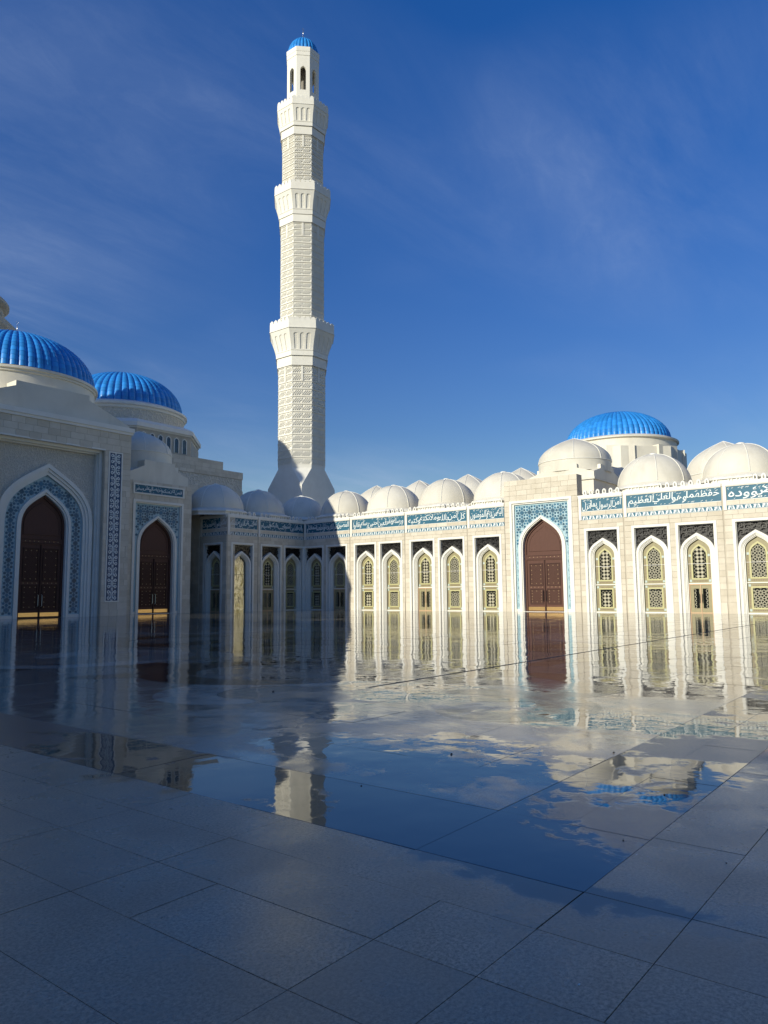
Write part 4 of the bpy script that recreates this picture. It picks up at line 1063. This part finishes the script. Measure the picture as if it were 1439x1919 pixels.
# ================================================================== MINARET
mina = thing('minaret', 'tall slender cream octagonal minaret with three balconies and a small blue cap', 'minaret', (-11.8, -12.0, 0))
MX, MY = -11.8, -12.0
def face_frames(a): return [(k, Fr(MX+a*cos(k*pi/4), MY+a*sin(k*pi/4), k*pi/4+pi/2)) for k in range(8)]
s_ = 3.06; T8 = tan(pi/8); o8 = [(3.0*(1/cos(pi/8))*cos((i+.5)*pi/4), 3.0*(1/cos(pi/8))*sin((i+.5)*pi/4)) for i in range(8)]
pd = MB(); sq = [(s_, s_), (-s_, s_), (-s_, -s_), (s_, -s_)]
vs = [(p[0], p[1], 0) for p in sq]+[(p[0], p[1], 15.15) for p in sq]+[(p[0], p[1], 17.55) for p in o8]
# o8[i] at angle 22.5+45i ; corners at 45,135,225,315
fsx = []
for c in range(4):
    a = 2*c; b_ = 2*c+1               # wait: angles 22.5 and 67.5 flank corner at 45
    fsx.append((4+c, 8+b_, 8+a)[::-1] if False else (4+c, 8+b_, 8+a))
    n_ = (c+1) % 4
    fsx.append((c, n_, 4+n_, 8+(2*c+2) % 8, 8+b_, 4+c))
fsx.append(tuple(8+i for i in range(8)))
bm = bmesh.new(); me = bpy.data.meshes.new('pedestal'); me.from_pydata(vs, [], fsx); bm.from_mesh(me); bmesh.ops.recalc_face_normals(bm, faces=bm.faces); bm.to_mesh(me); bm.free()
part('pedestal', me, M_MINA, mina, (MX, MY, 0))
SEC = [dict(z0=18.0, zr=30.87, rows=13, a=2.97, b2=(30.87, 32.12, 3.22), b1=(32.12, 32.82, 3.37), c=(32.82, 35.51, 3.37, 4.14), p=(35.51, 36.55, 4.2), base=17.55),
       dict(z0=36.9, zr=50.31, rows=15, a=2.79, b2=(50.31, 51.35, 3.03), b1=(51.35, 52.02, 3.12), c=(52.02, 54.47, 3.12, 3.70), p=(54.47, 55.40, 3.74), base=35.5),
       dict(z0=55.5, zr=62.68, rows=9, a=2.66, b2=(62.68, 63.83, 2.90), b1=(63.83, 64.41, 3.04), c=(64.41, 66.63, 3.04, 3.43), p=(66.63, 67.45, 3.46), base=54.4)]
for si, q in enumerate(SEC):
    a = q['a']; fwid = 2*a*T8
    part('shaft', MB().frustum(8, 0, [(q['base'], a), (q['zr'], a)]), M_MINA, mina, (MX, MY, 0))
    rh = (q['zr']-q['z0'])/q['rows']
    def panel(wide=fwid, h=rh, split=False):
        mb = MB(); w = wide/2-.02; y0, y1 = -.08, .0
        mb.box(-w, w, -.11, .0, h-.12, h-.04)
        hh = h-.16; cz = h/2-.05
        for c_ in (-1, 1):
            cx_ = c_*w/2; ww = w/2-.07
            for k in range(4):
                x0_ = cx_+(k-1.5)*ww*.48; L = hh*.36
                mb.ribbon([(x0_-L*.8, cz-L), (x0_+L*.8, cz+L)], .085, y0, y1)
            for k in (-1, 1): mb.plate([(cx_+k*ww-.03, cz-.12), (cx_+k*ww+.03, cz), (cx_+k*ww-.03, cz+.12), (cx_+k*ww-.09, cz)], (), y0, y1)
        mb.box(-w, w, -.02, .0, 0.01, .035)
        if split: mb.box(-.14, .14, -.13, 0, -.02, h-.01)
        return mb.mesh('relief_panel')
    for k, fr in face_frames(a):
        for r_ in range(q['rows']):
            sp_ = r_ >= q['rows']-2
            part('relief_panel', cached(('pan', si, sp_), lambda: panel(split=sp_)), M_MINA, mina, fr.at(0, 0, q['z0']+r_*rh), fr.rot)
    part('corner_trim', (lambda mb: [mb.tube([(a/cos(pi/8)*cos((i+.5)*pi/4), a/cos(pi/8)*sin((i+.5)*pi/4), q['z0']), (a/cos(pi/8)*cos((i+.5)*pi/4), a/cos(pi/8)*sin((i+.5)*pi/4), q['zr'])], .05, 5) for i in range(8)] and mb)(MB()), M_MINA, mina, (MX, MY, 0))
    z0, z1, ab = q['b2']; part('collar', MB().frustum(8, 0, [(z0, ab-.12), (z0+.02, ab), (z1-.04, ab), (z1-.04, ab-.03), (z1, ab-.03)]), M_MINA, mina, (MX, MY, 0))
    z0, z1, ab = q['b1']; part('collar', MB().frustum(8, 0, [(z0, ab-.10), (z0+.02, ab), (z1-.06, ab), (z1-.06, ab-.06), (z1, ab-.06)]), M_MINA, mina, (MX, MY, 0))
    # flared corbel: core plus a skin with three arched openings on each face
    z0, z1, a0, a1 = q['c']
    def A(z):
        u = (z-z0)/(z1-z0); return a0+(a1-a0)*(u**1.4)
    lv = [z0+(z1-z0)*i/6 for i in range(7)]
    part('corbel', MB().frustum(8, 0, [(z, A(z)-.075) for z in lv]), M_MINA, mina, (MX, MY, 0))
    H = z1-z0
    def skin():
        mb = MB(); hw = a0*T8*1.0
        def ar(cx_):
            w = .175; return [(cx_-w, .05*H), (cx_+w, .05*H)]+[(cx_+w, z_) for z_ in (.3*H, .55*H)]+[(cx_+w*cos(t_), .72*H+w*1.15*sin(t_)) for t_ in (0, .5, 1.0, pi/2, pi-1.0, pi-.5, pi)]+[(cx_-w, z_) for z_ in (.55*H, .3*H)]
        outer = [(-1, 0), (1, 0)]+[(1, H*i/6) for i in range(1, 6)]+[(1, H), (-1, H)]+[(-1, H*i/6) for i in range(5, 0, -1)]
        sc_ = (z1-z0)
        holes = [ar(cx_) for cx_ in (-.52, 0, .52)]
        def mp(x, y, z):
            ap = A(z0+z); hwz = ap*T8
            xx = x*hwz
            return (xx, y-(ap-a0), z)
        holes = [[(h_[0]*1.0, h_[1]) for h_ in hh] for hh in holes]
        mb.plate(outer, holes, 0.0, .09, mp=mp)
        return mb.mesh('corbel_face')
    for k, fr in face_frames(a0): part('corbel_face', cached(('sk', si), skin), M_MINA, mina, fr.at(0, 0, z0), fr.rot)
    z0p, z1p, ap = q['p']
    part('parapet', MB().frustum(8, 0, [(z0p-.02, ap-.1), (z0p, ap+.02), (z0p+.10, ap+.02), (z0p+.10, ap-.02), (z1p, ap-.02)]), M_MINA, mina, (MX, MY, 0))
    mw = ap*T8*2/5
    def mml(mw=mw):
        w = mw*.42; return MB().plate([(-w, 0), (w, 0), (w, .14), (w*.8, .32), (0, .46), (-w*.8, .32), (-w, .14)], (), -.0, .16, back=True).mesh('merlon')
    for k, fr in face_frames(ap):
        for i in range(5): part('merlon', cached(('mm', si), mml), M_TRIM, mina, fr.at((i-2)*mw, .03, z1p-.01), fr.rot)
# lantern
LA = 2.16
def lface():
    hw = LA*T8; o = [(-hw, 0), (hw, 0), (hw, 9.2), (-hw, 9.2)]
    hole = [(-.38, 3.0), (.38, 3.0), (.38, 6.0), (.30, 6.25), (.13, 6.38), (0, 6.5), (-.13, 6.38), (-.30, 6.25), (-.38, 6.0)]
    return MB().plate(o, [hole], 0, .35, back=True).mesh('lantern_wall')
for k, fr in face_frames(LA): part('lantern_wall', cached('lf', lface), M_MINA, mina, fr.at(0, 0, 66.6), fr.rot)
part('lantern_floor', MB().frustum(8, 0, [(66.6, 1.8), (69.0, 1.8)]), M_DARK, mina, (MX, MY, 0))
part('lantern_core', MB().lathe([(.30, 69.0), (.30, 75.0)], 14).lathe([(.6, 69.0), (.6, 69.9), (.45, 70.1), (.001, 70.2)], 16), M_CORE, mina, (MX, MY, 0), smooth=40)
part('lantern_cornice', MB().frustum(8, 0, [(74.6, LA+.0), (74.62, LA+.05), (75.2, LA+.05), (75.2, LA+.08), (75.55, LA+.10), (75.85, LA+.10), (75.87, 1.6)]), M_MINA, mina, (MX, MY, 0))
blue_dome(mina, MX, MY, 2.02, 2.65, 75.85, 26, 7, 1.15, 'M')

# ================================================================== OPPOSITE WING (behind the camera; it shades the foreground)
opp = thing('arcade_wing', 'plain cream arcade on the courtyard side behind the camera', 'arcade', (78, 75, 0), G1)
part('wall', MB().box(75.6, 88, 43.6, 104, 0, 9.7), M_WALL, opp)
for k in range(5):
    part('dome', cached('od', lambda: smooth_auto(MB().lathe([(2.8*cos(radians(a)), 9.7+2.6*sin(radians(a))) for a in range(0, 91, 9)], 32).mesh('dome'))), M_DOME, opp, (79.6, 51+k*10.5, 0))
gate = thing('gate_block', 'tall stone gate building behind the camera on the left', 'building', (82, 15, 0))
part('wall', MB().box(75.6, 92, -15, 43.4, 0, 19.2), M_WALL, gate)
part('parapet', MB().box(75.5, 76.1, -15, 43.5, 19.2, 19.7), M_TRIM, gate)

# ================================================================== small things on the paving
def pebble(x, y, r, m_, label, cat, el=(1, .7, .5)):
    bm = bmesh.new(); bmesh.ops.create_icosphere(bm, subdivisions=2, radius=r)
    for v in bm.verts: v.co = Vector((v.co.x*el[0], v.co.y*el[1], v.co.z*el[2]))*(1+random.uniform(-.15, .15))
    me = bpy.data.meshes.new(cat); bm.to_mesh(me); bm.free(); me.materials.append(m_)
    o = bpy.data.objects.new(cat, me); COL.objects.link(o); o.location = (x, y, r*el[2]*.8); o['label'] = label; o['category'] = cat
def floor_at(px_, py_):
    d = F+Rv*(px_-719.5)/1390.5-Uv*(py_-959.5)/1390.5; t_ = -CAM.z/d.z; return CAM.x+d.x*t_, CAM.y+d.y*t_
for (px_, py_, r, lab) in ((677, 1473, .008, 'black pebble lying on the blue reflecting puddle beside the minaret reflection'), (846, 1414, .015, 'black speck of grit on the wet paving below the red door reflection'),
        (1150, 1411, .014, 'small dark pebble at a slab joint in the sunlit wet paving'), (1168, 1575, .007, 'tiny dark crumb on the polished dark strip near its corner'), (1361, 1618, .006, 'tiny dark crumb on the pale wet slab at the right'),
        (1245, 1490, .010, 'dark grit on the dry strip in front of the pale puddle at the right'), (512, 1296, .02, 'dark pebble on the shaded medallion paving')):
    x_, y_ = floor_at(px_, py_); pebble(x_, y_, r, M_DARK, lab, 'pebble')
x_, y_ = floor_at(1085, 1846); pebble(x_, y_, .0065, M_LET, 'small white petal-like chip on the dry foreground slab', 'chip', (1.4, .6, .4))
